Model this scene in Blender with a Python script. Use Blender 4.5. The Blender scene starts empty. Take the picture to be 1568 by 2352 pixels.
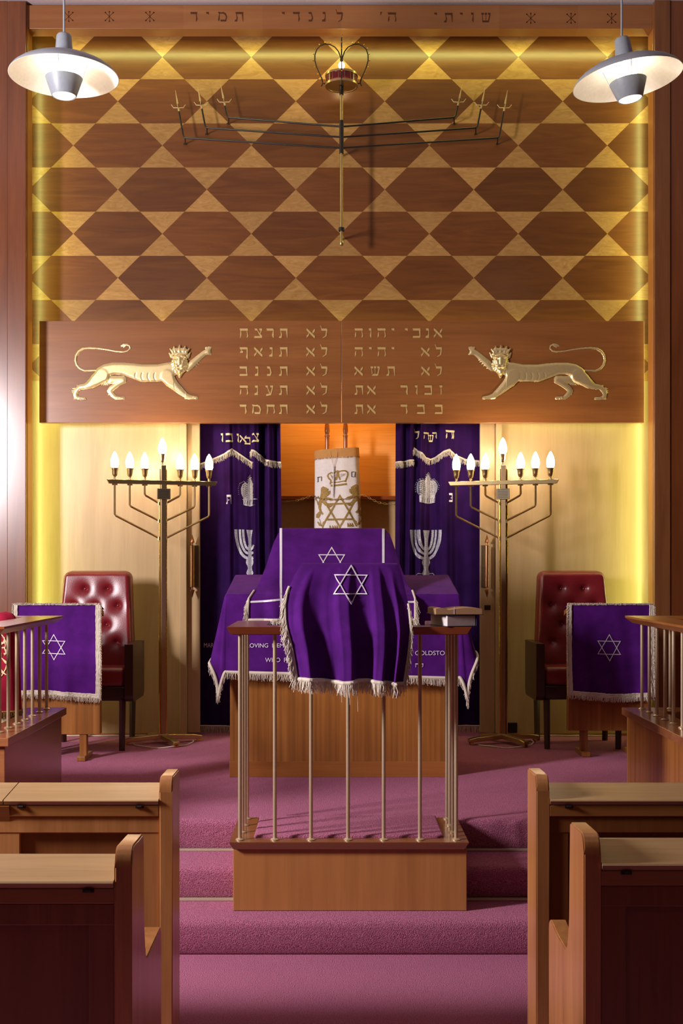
import bpy, bmesh, math, random
import numpy as np
from mathutils import Vector, Matrix

# ------------------------------------------------------------------ scene, camera, light
S = bpy.context.scene
COL = S.collection
random.seed(7)
PI = math.pi
F, VX, VY, EYE = 2700.0, 770.0, 1298.0, 1.65      # focal length in pixels, vanishing point, eye height

cam_d = bpy.data.cameras.new('camera')
cam = bpy.data.objects.new('camera', cam_d); COL.objects.link(cam)
cam.location = (0, 0, EYE); cam.rotation_euler = (PI/2, 0, 0)
cam_d.sensor_fit = 'HORIZONTAL'; cam_d.sensor_width = 36
cam_d.lens = F/1568*36
cam_d.shift_x = (784-VX)/1568
cam_d.shift_y = (VY-1176)/1568
cam_d.clip_start = .05
S.camera = cam
S.view_settings.view_transform = 'Standard'
S.view_settings.look = 'None'
S.view_settings.exposure = 0.0
S.view_settings.gamma = 1.0
S.view_settings.use_curve_mapping = False
S.cycles.use_denoising = True
S.cycles.max_bounces = 8

w = bpy.data.worlds.new('world'); S.world = w; w.use_nodes = True
w.node_tree.nodes['Background'].inputs[0].default_value = (.5, .42, .45, 1)
w.node_tree.nodes['Background'].inputs[1].default_value = .015

def area(name, loc, target, sx, sy, power, color, spread=PI):
    d = bpy.data.lights.new(name, 'AREA'); d.shape = 'RECTANGLE'
    d.size = sx; d.size_y = sy; d.energy = power; d.color = color; d.spread = spread
    o = bpy.data.objects.new(name, d); COL.objects.link(o)
    o.location = loc
    o.rotation_euler = (Vector(target)-Vector(loc)).to_track_quat('-Z', 'Y').to_euler()
    return o
# tall window-like key light from the left, its source unseen
area('key_light_left', (-4.1, 3.22, 2.85), (.3, 6.9, 1.45), .5, 1.1, 380, (1, .90, .93))
# hidden fluorescent tubes behind the frame of the niche and behind the frieze
TUBE = (.92, 1, .30)
area('tube_light_top', (.03, 8.155, 5.315), (.03, 8.30, 4.9), 3.9, .03, 13, TUBE)
area('tube_light_left', (-2.125, 8.15, 3.05), (-1.75, 8.30, 3.05), .03, 4.6, 13, TUBE)
area('tube_light_right', (2.185, 8.15, 3.05), (1.8, 8.30, 3.05), .03, 4.6, 15, TUBE)
area('tube_light_frieze_upper', (.043, 8.235, 3.29), (.043, 8.30, 3.5), 3.9, .02, 2.5, TUBE)
area('tube_light_frieze_lower', (-1.55, 8.235, 2.68), (-1.55, 8.30, 2.4), .95, .02, .5, TUBE)
area('tube_light_frieze_lower', (1.63, 8.235, 2.68), (1.63, 8.30, 2.4), .85, .02, .5, TUBE)
# lamp inside the ark, above the scroll
area('ark_lamp', (.04, 8.62, 2.98), (.04, 8.9, 2.2), 1.0, .1, 7, (1, .50, .14))
# unseen fill lights added overhead for the hall's ambient light
for x in (-1.4, 1.5):
    for y, p in ((3.2, 1.2), (.4, 2)):
        area('hall_fill', (x, y, 4.25), (x, y, 0), .5, .5, p, (1, .74, .46))

# ------------------------------------------------------------------ helpers
def P(px, py, D):
    return Vector(((px-VX)*D/F, D, EYE+(VY-py)*D/F))

def thing(name, label, cat, loc, group=None):
    o = bpy.data.objects.new(name, None); COL.objects.link(o)
    o.empty_display_size = .1
    o.location = loc
    o['label'] = label; o['category'] = cat
    if group: o['group'] = group
    return o

def root_loc(o):
    while o.parent: o = o.parent
    return Vector(o.location)

def obj(name, bm, mat, parent=None, smooth=None, label=None):
    me = bpy.data.meshes.new(name)
    if isinstance(bm, bmesh.types.BMesh):
        bm.normal_update(); bm.to_mesh(me); bm.free()
    else:
        me.from_pydata(bm[0], [], bm[1]); me.update()
    mats = mat if isinstance(mat, (list, tuple)) else [mat]
    for m in mats: me.materials.append(m)
    o = bpy.data.objects.new(name, me); COL.objects.link(o)
    if parent:
        base = root_loc(parent); o.parent = parent
    else:
        n = len(me.vertices)
        co = np.empty(n*3, dtype=np.float32); me.vertices.foreach_get('co', co); co = co.reshape(-1, 3)
        lo, hi = co.min(0), co.max(0)
        base = Vector(((lo[0]+hi[0])/2, (lo[1]+hi[1])/2, lo[2])); o.location = base
    me.transform(Matrix.Translation(-base))
    if smooth is not None:
        for p in me.polygons: p.use_smooth = True
        me.set_sharp_from_angle(angle=math.radians(smooth))
    if label: o['label'] = label
    return o

def tag(o, label, cat, group=None, kind=None):
    o['label'] = label; o['category'] = cat
    if group: o['group'] = group
    if kind: o['kind'] = kind
    return o
def struct(o):
    o['kind'] = 'structure'; return o

def nb(): return bmesh.new()

def box(bm, x0, x1, y0, y1, z0, z1, bev=0, seg=2):
    t = bmesh.new()
    bmesh.ops.create_cube(t, size=1)
    for v in t.verts:
        v.co = Vector((x0+(v.co.x+.5)*(x1-x0), y0+(v.co.y+.5)*(y1-y0), z0+(v.co.z+.5)*(z1-z0)))
    if bev: bmesh.ops.bevel(t, geom=list(t.edges), offset=bev, segments=seg, affect='EDGES', profile=.5)
    merge(bm, t); return bm

def merge(bm, t, mi=0):
    mp = {}
    for v in t.verts: mp[v] = bm.verts.new(v.co)
    for f in t.faces:
        try:
            nf = bm.faces.new([mp[v] for v in f.verts]); nf.material_index = f.material_index
        except ValueError: pass
    t.free()

def frame_of(d):
    d = d.normalized()
    a = Vector((0, 0, 1)) if abs(d.z) < .9 else Vector((1, 0, 0))
    u = d.cross(a).normalized(); v = d.cross(u).normalized()
    return u, v

def tube(bm, pts, r, n=10, cap=True, closed=False):
    pts = [Vector(p) for p in pts]
    m = len(pts)
    rs = r if isinstance(r, (list, tuple)) else [r]*m
    rings = []
    u = None
    for i, p in enumerate(pts):
        if closed: d = pts[(i+1) % m]-pts[i-1]
        else: d = pts[min(i+1, m-1)]-pts[max(i-1, 0)]
        if d.length < 1e-9: d = Vector((0, 0, 1))
        d.normalize()
        if u is None: u, v = frame_of(d)
        else:
            u = (u-d*u.dot(d))
            if u.length < 1e-6: u, v = frame_of(d)
            u.normalize(); v = d.cross(u)
        rings.append([bm.verts.new(p+(u*math.cos(2*PI*k/n)+v*math.sin(2*PI*k/n))*rs[i]) for k in range(n)])
    for i in range(m if closed else m-1):
        a, b = rings[i], rings[(i+1) % m]
        for k in range(n): bm.faces.new((a[k], a[(k+1) % n], b[(k+1) % n], b[k]))
    if cap and not closed:
        bm.faces.new(rings[0][::-1]); bm.faces.new(rings[-1])
    return bm

def lathe(bm, prof, c=(0, 0, 0), n=32, M=None):
    c = Vector(c); rings = []
    for r, z in prof:
        ring = []
        for k in range(n):
            q = Vector((max(r, 1e-5)*math.cos(2*PI*k/n), max(r, 1e-5)*math.sin(2*PI*k/n), z))
            if M is not None: q = M @ q
            ring.append(bm.verts.new(c+q))
        rings.append(ring)
    for a, b in zip(rings, rings[1:]):
        for k in range(n): bm.faces.new((a[k], a[(k+1) % n], b[(k+1) % n], b[k]))
    bmesh.ops.remove_doubles(bm, verts=[v for r in rings for v in r], dist=2e-5)
    return bm

def prism(bm, poly, f, d0, d1):
    """poly: 2-D outline, f(a,b,d) -> world point"""
    A = [bm.verts.new(f(a, b, d0)) for a, b in poly]
    B = [bm.verts.new(f(a, b, d1)) for a, b in poly]
    n = len(poly)
    bm.faces.new(A); bm.faces.new(B[::-1])
    for k in range(n): bm.faces.new((A[k], B[k], B[(k+1) % n], A[(k+1) % n]))
    return bm

def grid(bm, f, nu, nv):
    V = [[bm.verts.new(f(i/nu, j/nv)) for j in range(nv+1)] for i in range(nu+1)]
    for i in range(nu):
        for j in range(nv):
            bm.faces.new((V[i][j], V[i+1][j], V[i+1][j+1], V[i][j+1]))
    return V

def rrect(x0, x1, y0, y1, r, n=5, corners=(1, 1, 1, 1)):
    out = []
    for (cx, cy, a0, on) in ((x1-r, y1-r, 0, corners[0]), (x0+r, y1-r, 90, corners[1]), (x0+r, y0+r, 180, corners[2]), (x1-r, y0+r, 270, corners[3])):
        if on:
            for k in range(n+1):
                a = math.radians(a0+90*k/n); out.append((cx+r*math.cos(a), cy+r*math.sin(a)))
        else:
            a = math.radians(a0+45); out.append((cx+r*(1 if math.cos(a) > 0 else -1), cy+r*(1 if math.sin(a) > 0 else -1)))
    return out

def interp(knots, t):
    if t <= knots[0][0]: return knots[0][1]
    for (a, x), (b, y) in zip(knots, knots[1:]):
        if t <= b:
            k = (t-a)/(b-a); return x+(y-x)*k
    return knots[-1][1]
def sinterp(knots, t):
    if t <= knots[0][0]: return knots[0][1]
    for (a, x), (b, y) in zip(knots, knots[1:]):
        if t <= b:
            k = (t-a)/(b-a); k = k*k*(3-2*k); return x+(y-x)*k
    return knots[-1][1]

# ---- flat shapes laid on a cloth or a board
def stroke(pts, wd):
    """a ribbon of quads along a 2-D polyline"""
    faces = []
    pts = [Vector(p) for p in pts]
    ws = wd if isinstance(wd, (list, tuple)) else [wd]*len(pts)
    L = []
    for i, p in enumerate(pts):
        d = pts[min(i+1, len(pts)-1)]-pts[max(i-1, 0)]
        n = Vector((-d.y, d.x)); n.normalize()
        L.append((p+n*ws[i]/2, p-n*ws[i]/2))
    for a, b in zip(L, L[1:]): faces.append([tuple(a[0]), tuple(a[1]), tuple(b[1]), tuple(b[0])])
    return faces

def circle2(cx, cy, r, n=10, ry=None):
    ry = ry or r
    return [(cx+r*math.cos(2*PI*k/n), cy+ry*math.sin(2*PI*k/n)) for k in range(n)]

def star2(cx, cy, R, wd, rot=0):
    out = []
    for t in (90, 270):
        tri = [Vector((cx+R*math.cos(math.radians(t+rot+120*k)), cy+R*math.sin(math.radians(t+rot+120*k)))) for k in range(3)]
        inn = [Vector((cx, cy))+(v-Vector((cx, cy)))*(1-2*wd/R) for v in tri]
        for k in range(3):
            a, b = tri[k], tri[(k+1) % 3]; c, d = inn[k], inn[(k+1) % 3]
            out.append([tuple(a), tuple(b), tuple(d), tuple(c)])
    return out

def lay(bm, polys, f, off=.0025, maxlen=None, thick=0):
    """map 2-D polygons through f(a,b)->(point, normal) onto a surface"""
    t = bmesh.new()
    for poly in polys:
        try: t.faces.new([t.verts.new((a, b, 0)) for a, b in poly])
        except ValueError: pass
    bmesh.ops.triangulate(t, faces=list(t.faces))
    if maxlen:
        for _ in range(5):
            e = [e for e in t.edges if e.calc_length() > maxlen]
            if not e: break
            bmesh.ops.subdivide_edges(t, edges=e, cuts=1)
            bmesh.ops.triangulate(t, faces=list(t.faces))
    if thick:
        r = bmesh.ops.extrude_face_region(t, geom=list(t.faces))
        for v in r['geom']:
            if isinstance(v, bmesh.types.BMVert): v.co.z = thick
    for v in t.verts:
        p, n = f(v.co.x, v.co.y)
        v.co = p+n*(off+v.co.z)
    merge(bm, t)
    return bm

def surf(f, e=.004):
    """turn f(u,v)->point into (point, normal facing the camera side)"""
    def g(u, v):
        p = f(u, v)
        n = (f(u+e, v)-f(u-e, v)).cross(f(u, v+e)-f(u, v-e))
        if n.length < 1e-12: n = Vector((0, -1, 0))
        n.normalize()
        if n.y > 0: n = -n
        return p, n
    return g

def text_polys(s, size=1.0):
    cu = bpy.data.curves.new('t', 'FONT'); cu.body = s; cu.size = size
    o = bpy.data.objects.new('t', cu); COL.objects.link(o)
    bpy.context.view_layer.update()
    dg = bpy.context.evaluated_depsgraph_get()
    me = bpy.data.meshes.new_from_object(o.evaluated_get(dg))
    polys = [[(me.vertices[i].co.x, me.vertices[i].co.y) for i in p.vertices] for p in me.polygons]
    bpy.data.objects.remove(o); bpy.data.curves.remove(cu); bpy.data.meshes.remove(me)
    return polys
def fit_text(s, x0, x1, y0, y1):
    ps = text_polys(s)
    xs = [a for p in ps for a, b in p]; ys = [b for p in ps for a, b in p]
    ax, bx, ay, by = min(xs), max(xs), min(ys), max(ys)
    return [[(x0+(a-ax)/(bx-ax)*(x1-x0), y0+(b-ay)/(by-ay)*(y1-y0)) for a, b in p] for p in ps]

def fringe(bm, pts, length, step=.0045, jit=.25, wd=.0032, dirs=None, out=Vector((0, -1, 0))):
    """yarn strands hanging from a polyline"""
    pts = [Vector(p) for p in pts]
    acc = 0.0
    for i in range(len(pts)-1):
        a, b = pts[i], pts[i+1]; L = (b-a).length
        if L < 1e-6: continue
        tdir = (b-a)/L
        while acc < L:
            p = a+tdir*acc
            d = Vector((0, 0, -1)) if dirs is None else Vector(dirs).normalized()
            d = (d+Vector((random.gauss(0, .10), random.gauss(0, .06), random.gauss(0, .04)))).normalized()
            ln = length*(1+random.uniform(-jit, jit*.6))
            o = out*random.uniform(.001, .007)
            side = d.cross(out)
            if side.length < 1e-3: side = Vector((1, 0, 0))
            side.normalize()
            w_ = wd*random.uniform(.7, 1.2)
            bend = side*random.gauss(0, .004)
            ring = []
            for k, q in enumerate((p+o*.4, p+d*ln*.5+o+bend, p+d*ln+o*.8)):
                s = w_*(1, .95, .6)[k]
                ring.append([bm.verts.new(q+side*s/2), bm.verts.new(q-side*s/2), bm.verts.new(q+out*s*.8)])
            for r0, r1 in zip(ring, ring[1:]):
                for k in range(3): bm.faces.new((r0[k], r0[(k+1) % 3], r1[(k+1) % 3], r1[k]))
            acc += step*random.uniform(.8, 1.2)
        acc -= L
    return bm

def resample(pts, step):
    out = [Vector(pts[0])]
    for a, b in zip(pts, pts[1:]):
        a, b = Vector(a), Vector(b); n = max(1, int((b-a).length/step))
        for k in range(1, n+1): out.append(a.lerp(b, k/n))
    return out

# ------------------------------------------------------------------ materials
def srgb(r, g, b):
    f = lambda c: (c/255/12.92) if c/255 <= .04045 else ((c/255+.055)/1.055)**2.4
    return (f(r), f(g), f(b), 1)

class NT:
    def __init__(s, name):
        s.m = bpy.data.materials.new(name); s.m.use_nodes = True
        s.t = s.m.node_tree; s.b = s.t.nodes['Principled BSDF']
    def n(s, typ, **kw):
        n = s.t.nodes.new(typ)
        for k, v in kw.items(): setattr(n, k, v)
        return n
    def l(s, a, b): s.t.links.new(a, b)
    def math(s, op, a, b=None, c=None):
        n = s.n('ShaderNodeMath', operation=op)
        for i, x in enumerate((a, b, c)):
            if x is None: continue
            if isinstance(x, (int, float)): n.inputs[i].default_value = x
            else: s.l(x, n.inputs[i])
        return n.outputs[0]
    def mix(s, fac, a, b, mode='MIX'):
        n = s.n('ShaderNodeMix', data_type='RGBA', blend_type=mode)
        for i, x in ((0, fac), (6, a), (7, b)):
            if isinstance(x, (int, float)): n.inputs[i].default_value = x
            elif isinstance(x, tuple): n.inputs[i].default_value = x
            else: s.l(x, n.inputs[i])
        return n.outputs[2]
    def noise(s, vec, scale, detail=4, rough=.55, dist=0):
        n = s.n('ShaderNodeTexNoise')
        n.inputs['Scale'].default_value = scale; n.inputs['Detail'].default_value = detail
        n.inputs['Roughness'].default_value = rough; n.inputs['Distortion'].default_value = dist
        if vec is not None: s.l(vec, n.inputs['Vector'])
        return n.outputs['Fac']
    def mapping(s, vec, scale=(1, 1, 1), loc=(0, 0, 0), rot=(0, 0, 0)):
        n = s.n('ShaderNodeMapping')
        n.inputs['Scale'].default_value = scale; n.inputs['Location'].default_value = loc; n.inputs['Rotation'].default_value = rot
        s.l(vec, n.inputs['Vector']); return n.outputs['Vector']
    def ramp(s, fac, stops):
        n = s.n('ShaderNodeValToRGB'); e = n.color_ramp.elements
        while len(e) < len(stops): e.new(.5)
        for q, (p, c) in zip(e, stops): q.position = p; q.color = c
        s.l(fac, n.inputs['Fac']); return n.outputs['Color']
    def bump(s, h, strength=.2, dist=.002):
        n = s.n('ShaderNodeBump'); n.inputs['Strength'].default_value = strength; n.inputs['Distance'].default_value = dist
        s.l(h, n.inputs['Height']); s.l(n.outputs['Normal'], s.b.inputs['Normal'])
    def set(s, **kw):
        for k, v in kw.items():
            s.b.inputs[k.replace('_', ' ')].default_value = v
        return s

def plain(name, col, rough=.5, metal=0.0, **kw):
    N = NT(name); N.b.inputs['Base Color'].default_value = col
    tc = N.n('ShaderNodeTexCoord').outputs['Object']
    h = N.noise(tc, 60, 3)
    N.l(N.ramp(h, [(.3, tuple(c*.95 for c in col[:3])+(1,)), (.7, tuple(min(1, c*1.04) for c in col[:3])+(1,))]), N.b.inputs['Base Color'])
    N.set(Roughness=rough, Metallic=metal, **kw)
    return N.m

def wood(name, c1, c2, axis='X', sc=1.0, rough=.35, coat=.25, ribbon=0.0, rib_sc=28, fiber=.25, coord='Object'):
    N = NT(name)
    if coord == 'World': tc = N.n('ShaderNodeNewGeometry').outputs['Position']
    else: tc = N.n('ShaderNodeTexCoord').outputs['Object']
    i = 'XYZ'.index(axis)
    s1 = [9*sc]*3; s1[i] = .9*sc
    s2 = [110*sc]*3; s2[i] = 4*sc
    a = N.noise(N.mapping(tc, tuple(s1)), 1, 5, .6, .8)
    col = N.ramp(a, [(.28, c1), (.72, c2)])
    b = N.noise(N.mapping(tc, tuple(s2)), 1, 3, .6)
    dark = tuple(c*.55 for c in c1[:3])+(1,)
    fac = N.math('MULTIPLY', N.math('SUBTRACT', b, .45), fiber*3.2)
    n = N.n('ShaderNodeClamp'); N.l(fac, n.inputs[0])
    col = N.mix(n.outputs[0], col, dark)
    if ribbon:
        s3 = [rib_sc]*3; s3[i] = .25
        r = N.noise(N.mapping(tc, tuple(s3)), 1, 2, .5)
        k = N.ramp(r, [(.4, (0, 0, 0, 1)), (.6, (1, 1, 1, 1))])
        col = N.mix(N.math('MULTIPLY', k, ribbon), col, dark)
    N.l(col, N.b.inputs['Base Color'])
    N.set(Roughness=rough); N.b.inputs['Coat Weight'].default_value = coat; N.b.inputs['Coat Roughness'].default_value = .18
    N.bump(b, .05, .001)
    return N.m

def velvet(name, base, tint, sheen=.6):
    N = NT(name)
    tc = N.n('ShaderNodeTexCoord').outputs['Object']
    a = N.noise(tc, 9, 4, .6)
    lo = tuple(c*.75 for c in base[:3])+(1,); hi = tuple(min(1, c*1.3) for c in base[:3])+(1,)
    N.l(N.ramp(a, [(.3, lo), (.7, hi)]), N.b.inputs['Base Color'])
    N.set(Roughness=.85)
    N.b.inputs['Specular IOR Level'].default_value = .1
    N.b.inputs['Sheen Weight'].default_value = sheen
    N.b.inputs['Sheen Roughness'].default_value = .35
    N.b.inputs['Sheen Tint'].default_value = tint
    N.bump(N.noise(tc, 900, 2), .25, .001)
    return N.m

def emit(name, col, st):
    N = NT(name)
    N.b.inputs['Base Color'].default_value = (1, .95, .85, 1)
    N.b.inputs['Emission Color'].default_value = col; N.b.inputs['Emission Strength'].default_value = st
    return N.m

W_beam = wood('frieze_veneer', srgb(126, 76, 34), srgb(150, 96, 48), 'X', .8, .32, .3)
W_maple = wood('maple_panel', srgb(168, 140, 98), srgb(188, 162, 120), 'Z', .8, .32, .2, fiber=.12)
W_oak = wood('oak_varnished', srgb(138, 88, 42), srgb(168, 112, 58), 'X', 1.0, .35, .3)
W_oakz = wood('oak_upright', srgb(152, 98, 52), srgb(190, 132, 78), 'Z', 1.0, .35, .3)
W_pewdark = wood('oak_pew_panel', srgb(112, 64, 28), srgb(138, 84, 40), 'Z', 1.0, .4, .2)
W_pil = wood('red_oak_pilaster', srgb(102, 54, 26), srgb(132, 76, 38), 'Z', 1.0, .28, .75)
W_pil2 = wood('pale_pilaster', srgb(116, 70, 38), srgb(140, 92, 54), 'Z', 1.0, .3, .25)
W_frame = wood('frame_return', srgb(168, 108, 48), srgb(190, 128, 62), 'Z', 1.0, .35, .3)
W_sapele = wood('sapele_ribbon', srgb(146, 90, 36), srgb(176, 116, 54), 'Z', .8, .35, .3, ribbon=.5, rib_sc=46)
W_sapx = wood('sapele_plinth', srgb(146, 88, 36), srgb(172, 110, 52), 'X', .8, .35, .3)
W_box = wood('lectern_veneer', srgb(160, 104, 54), srgb(184, 126, 70), 'Z', .5, .35, .3, ribbon=.12, rib_sc=12)
W_rail = wood('mahogany_rail', srgb(120, 58, 26), srgb(150, 80, 40), 'X', .9, .28, .5)
W_dark = wood('dark_chair_wood', srgb(40, 17, 11), srgb(58, 27, 18), 'Z', 1.0, .4, .3)
W_bookrest = wood('worn_oak_rest', srgb(150, 120, 80), srgb(182, 150, 106), 'X', 1.0, .42, .15)
W_ledge = wood('ledge_mahogany', srgb(128, 76, 44), srgb(156, 100, 62), 'X', .9, .25, .5)

def marquetry():
    N = NT('diamond_marquetry')
    pos = N.n('ShaderNodeNewGeometry').outputs['Position']
    sp = N.n('ShaderNodeSeparateXYZ'); N.l(pos, sp.inputs[0])
    D = 8.30; p = 204.3*D/F; h = 101.4*D/F
    x0 = (270.5-VX)*D/F; z0 = EYE+(VY-182.0)*D/F
    u = N.math('DIVIDE', N.math('SUBTRACT', sp.outputs[0], x0), p)
    v = N.math('DIVIDE', N.math('SUBTRACT', z0, sp.outputs[2]), h)
    row = N.math('FLOOR', v)
    fv = N.math('ABSOLUTE', N.math('SUBTRACT', N.math('FRACT', v), .5))
    odd = N.math('ABSOLUTE', N.math('FLOORED_MODULO', row, 2.0))
    us = N.math('ADD', N.math('ADD', u, N.math('MULTIPLY', odd, .5)), .5)
    cu = N.math('FLOOR', us)
    du = N.math('ABSOLUTE', N.math('SUBTRACT', N.math('FRACT', us), .5))
    light = N.math('LESS_THAN', N.math('MULTIPLY', du, 2.0), fv)
    # id of each hexagon / hourglass for tone changes
    cid = N.n('ShaderNodeCombineXYZ')
    hid = N.math('FLOOR', N.math('ADD', us, .5))
    N.l(N.math('ADD', N.math('MULTIPLY', light, 50), N.math('ADD', N.math('MULTIPLY', light, cu), N.math('MULTIPLY', N.math('SUBTRACT', 1, light), hid))), cid.inputs[0])
    half = N.math('GREATER_THAN', N.math('FRACT', v), .5)
    N.l(N.math('ADD', row, N.math('MULTIPLY', N.math('MULTIPLY', half, light), .37)), cid.inputs[1])
    wn = N.n('ShaderNodeTexWhiteNoise'); N.l(cid.outputs[0], wn.inputs['Vector'])
    rnd = wn.outputs['Value']
    off = N.n('ShaderNodeVectorMath', operation='ADD')
    sc_ = N.n('ShaderNodeVectorMath', operation='SCALE'); N.l(wn.outputs['Color'], sc_.inputs[0]); sc_.inputs['Scale'].default_value = 9.0
    N.l(pos, off.inputs[0]); N.l(sc_.outputs[0], off.inputs[1])
    pv = off.outputs[0]
    a = N.noise(N.mapping(pv, (1.6, 1, 16)), 1, 6, .6, 1.4)
    f = N.noise(N.mapping(pv, (5, 1, 150)), 1, 3, .6)
    dk = N.ramp(a, [(.25, srgb(92, 52, 22)), (.55, srgb(112, 66, 28)), (.8, srgb(126, 78, 36))])
    dk = N.mix(N.math('MULTIPLY', f, .35), dk, srgb(76, 40, 16))
    a2 = N.noise(N.mapping(pv, (7, 1, 22)), 1, 6, .65, 2.5)
    lt = N.ramp(a2, [(.3, srgb(150, 108, 56)), (.7, srgb(180, 138, 82))])
    vary = N.math('ADD', .82, N.math('MULTIPLY', rnd, .3))
    col = N.mix(light, dk, lt)
    vv = N.n('ShaderNodeCombineColor')
    for k in range(3): N.l(vary, vv.inputs[k])
    col = N.mix(1.0, col, vv.outputs[0], 'MULTIPLY')
    N.l(col, N.b.inputs['Base Color'])
    N.set(Roughness=.31); N.b.inputs['Specular IOR Level'].default_value = .45
    return N.m
M_marq = marquetry()

def lintel_mat():
    N = NT('lintel_veneer')
    pos = N.n('ShaderNodeNewGeometry').outputs['Position']
    sp = N.n('ShaderNodeSeparateXYZ'); N.l(pos, sp.inputs[0])
    k = N.math('FLOOR', N.math('DIVIDE', N.math('ADD', sp.outputs[0], 1.03), .535))
    wn = N.n('ShaderNodeTexWhiteNoise', noise_dimensions='1D'); N.l(k, wn.inputs['W'])
    a = N.noise(N.mapping(pos, (1, 1, 14)), 1, 5, .6, .8)
    c = N.ramp(a, [(.3, srgb(138, 86, 46)), (.7, srgb(160, 106, 60))])
    c = N.mix(N.math('MULTIPLY', wn.outputs['Value'], .4), c, srgb(176, 124, 74))
    N.l(c, N.b.inputs['Base Color']); N.set(Roughness=.35); N.b.inputs['Coat Weight'].default_value = .2
    return N.m
M_lintel = lintel_mat()

def carpet():
    N = NT('magenta_carpet')
    pos = N.n('ShaderNodeNewGeometry').outputs['Position']
    a = N.noise(pos, 230, 2, .5)
    b = N.noise(pos, 3.5, 3, .5)
    c = N.ramp(a, [(.3, srgb(128, 64, 88)), (.7, srgb(206, 130, 160))])
    c = N.mix(N.math('MULTIPLY', b, .3), c, srgb(148, 78, 104))
    N.l(c, N.b.inputs['Base Color']); N.set(Roughness=.95)
    N.b.inputs['Specular IOR Level'].default_value = .1
    N.b.inputs['Sheen Weight'].default_value = .35; N.b.inputs['Sheen Roughness'].default_value = .4
    N.b.inputs['Sheen Tint'].default_value = srgb(220, 150, 190)
    N.bump(a, 1.0, .008)
    return N.m
M_carpet = carpet()

V_purple = velvet('purple_velvet', srgb(74, 20, 104), srgb(170, 100, 200), .16)
V_curtain = velvet('curtain_velvet', srgb(38, 11, 64), srgb(160, 95, 200), .13)
V_red = velvet('crimson_velvet', srgb(140, 24, 48), srgb(230, 120, 140), .35)
M_fringe = plain('ivory_fringe', srgb(206, 196, 178), .8)
M_satin = plain('white_satin', srgb(214, 206, 216), .4)
def thread(name, lo, hi, metal, rough):
    N = NT(name); tc = N.n('ShaderNodeTexCoord').outputs['Object']
    a = N.noise(tc, 190, 3, .7); b = N.noise(tc, 40, 2)
    N.l(N.mix(N.math('MULTIPLY', b, .35), N.ramp(a, [(.36, lo), (.64, hi)]), hi), N.b.inputs['Base Color'])
    N.set(Roughness=rough, Metallic=metal); N.bump(a, .7, .004)
    return N.m
M_silver = thread('silver_embroidery', srgb(104, 104, 112), srgb(214, 214, 222), .35, .42)
M_goldth = thread('gold_embroidery', srgb(104, 78, 30), srgb(178, 146, 78), .3, .48)
M_ivoryth = plain('cream_embroidery', srgb(214, 198, 150), .6)
M_gold = plain('gilded_relief', srgb(224, 202, 146), .36, .7)
M_inlay = plain('brass_inlay', srgb(206, 178, 112), .4, .35)
M_darkinlay = plain('dark_walnut_inlay', srgb(84, 42, 16), .4)
M_brass = plain('brushed_brass', srgb(196, 172, 122), .28, .95)
M_brassy = plain('polished_brass', srgb(226, 186, 84), .16, 1.0)
M_bronze = plain('bronze_pole', srgb(164, 136, 100), .3, .85)
M_steel = plain('pale_brass_tube', srgb(206, 186, 152), .34, .6)
M_black = plain('black_enamel', srgb(28, 20, 22), .35)
M_iron = plain('dark_iron', srgb(48, 42, 34), .5, .5)
M_leather = None
def leather():
    N = NT('red_leather')
    tc = N.n('ShaderNodeTexCoord').outputs['Object']
    a = N.noise(tc, 5, 3)
    N.l(N.ramp(a, [(.3, srgb(112, 22, 30)), (.7, srgb(132, 30, 38))]), N.b.inputs['Base Color'])
    N.set(Roughness=.33); N.b.inputs['Coat Weight'].default_value = .3; N.b.inputs['Coat Roughness'].default_value = .3
    N.bump(N.noise(tc, 170, 3), .35, .0015)
    return N.m
M_leather = leather()
M_linen = plain('white_linen', srgb(226, 222, 218), .8)
M_horn = plain('horn_plastic', srgb(190, 164, 112), .45)
M_burlap = plain('beige_lining', srgb(190, 160, 112), .9)
M_tan = plain('tan_braid', srgb(186, 138, 76), .8)
M_shade = plain('grey_enamel', srgb(150, 160, 168), .4)
M_shadein = plain('white_enamel', srgb(236, 228, 214), .35)
M_plaster = plain('white_plaster', srgb(206, 196, 200), .9)
M_wallp = wood('dark_hall_wall', srgb(84, 48, 26), srgb(104, 62, 34), 'Z', 1.0, .6, 0)  # unseen side walls; the dark wood is made up to cut bounced light
M_bulb = emit('lit_candle_bulb', (1, .77, .53, 1), 50)
M_lampbulb = emit('lit_lamp_bulb', (1, .88, .70, 1), 19)
M_lens = emit('lit_lens', (1, .93, .8, 1), 2.5)
M_ner = emit('lit_small_bulb', (1, .70, .35, 1), 60)
def redglass():
    N = NT('ruby_glass'); N.b.inputs['Base Color'].default_value = srgb(110, 8, 26)
    N.set(Roughness=.12); N.b.inputs['Transmission Weight'].default_value = .35
    return N.m
M_ruby = redglass()
M_page = plain('page_edges', srgb(214, 208, 204), .8)
M_brownpage = plain('browned_pages', srgb(160, 122, 86), .8)
M_navy = plain('navy_cloth_cover', srgb(34, 36, 62), .5)
M_bookblack = plain('black_cover', srgb(24, 20, 24), .5)
M_cable = plain('white_cable', srgb(206, 198, 180), .5)
M_nosing = plain('metal_strip', srgb(190, 176, 150), .4, .4)
M_copper = plain('copper_rod', srgb(170, 118, 84), .3, .85)
M_plate = plain('steel_plate', srgb(128, 116, 92), .35, .8)

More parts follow.
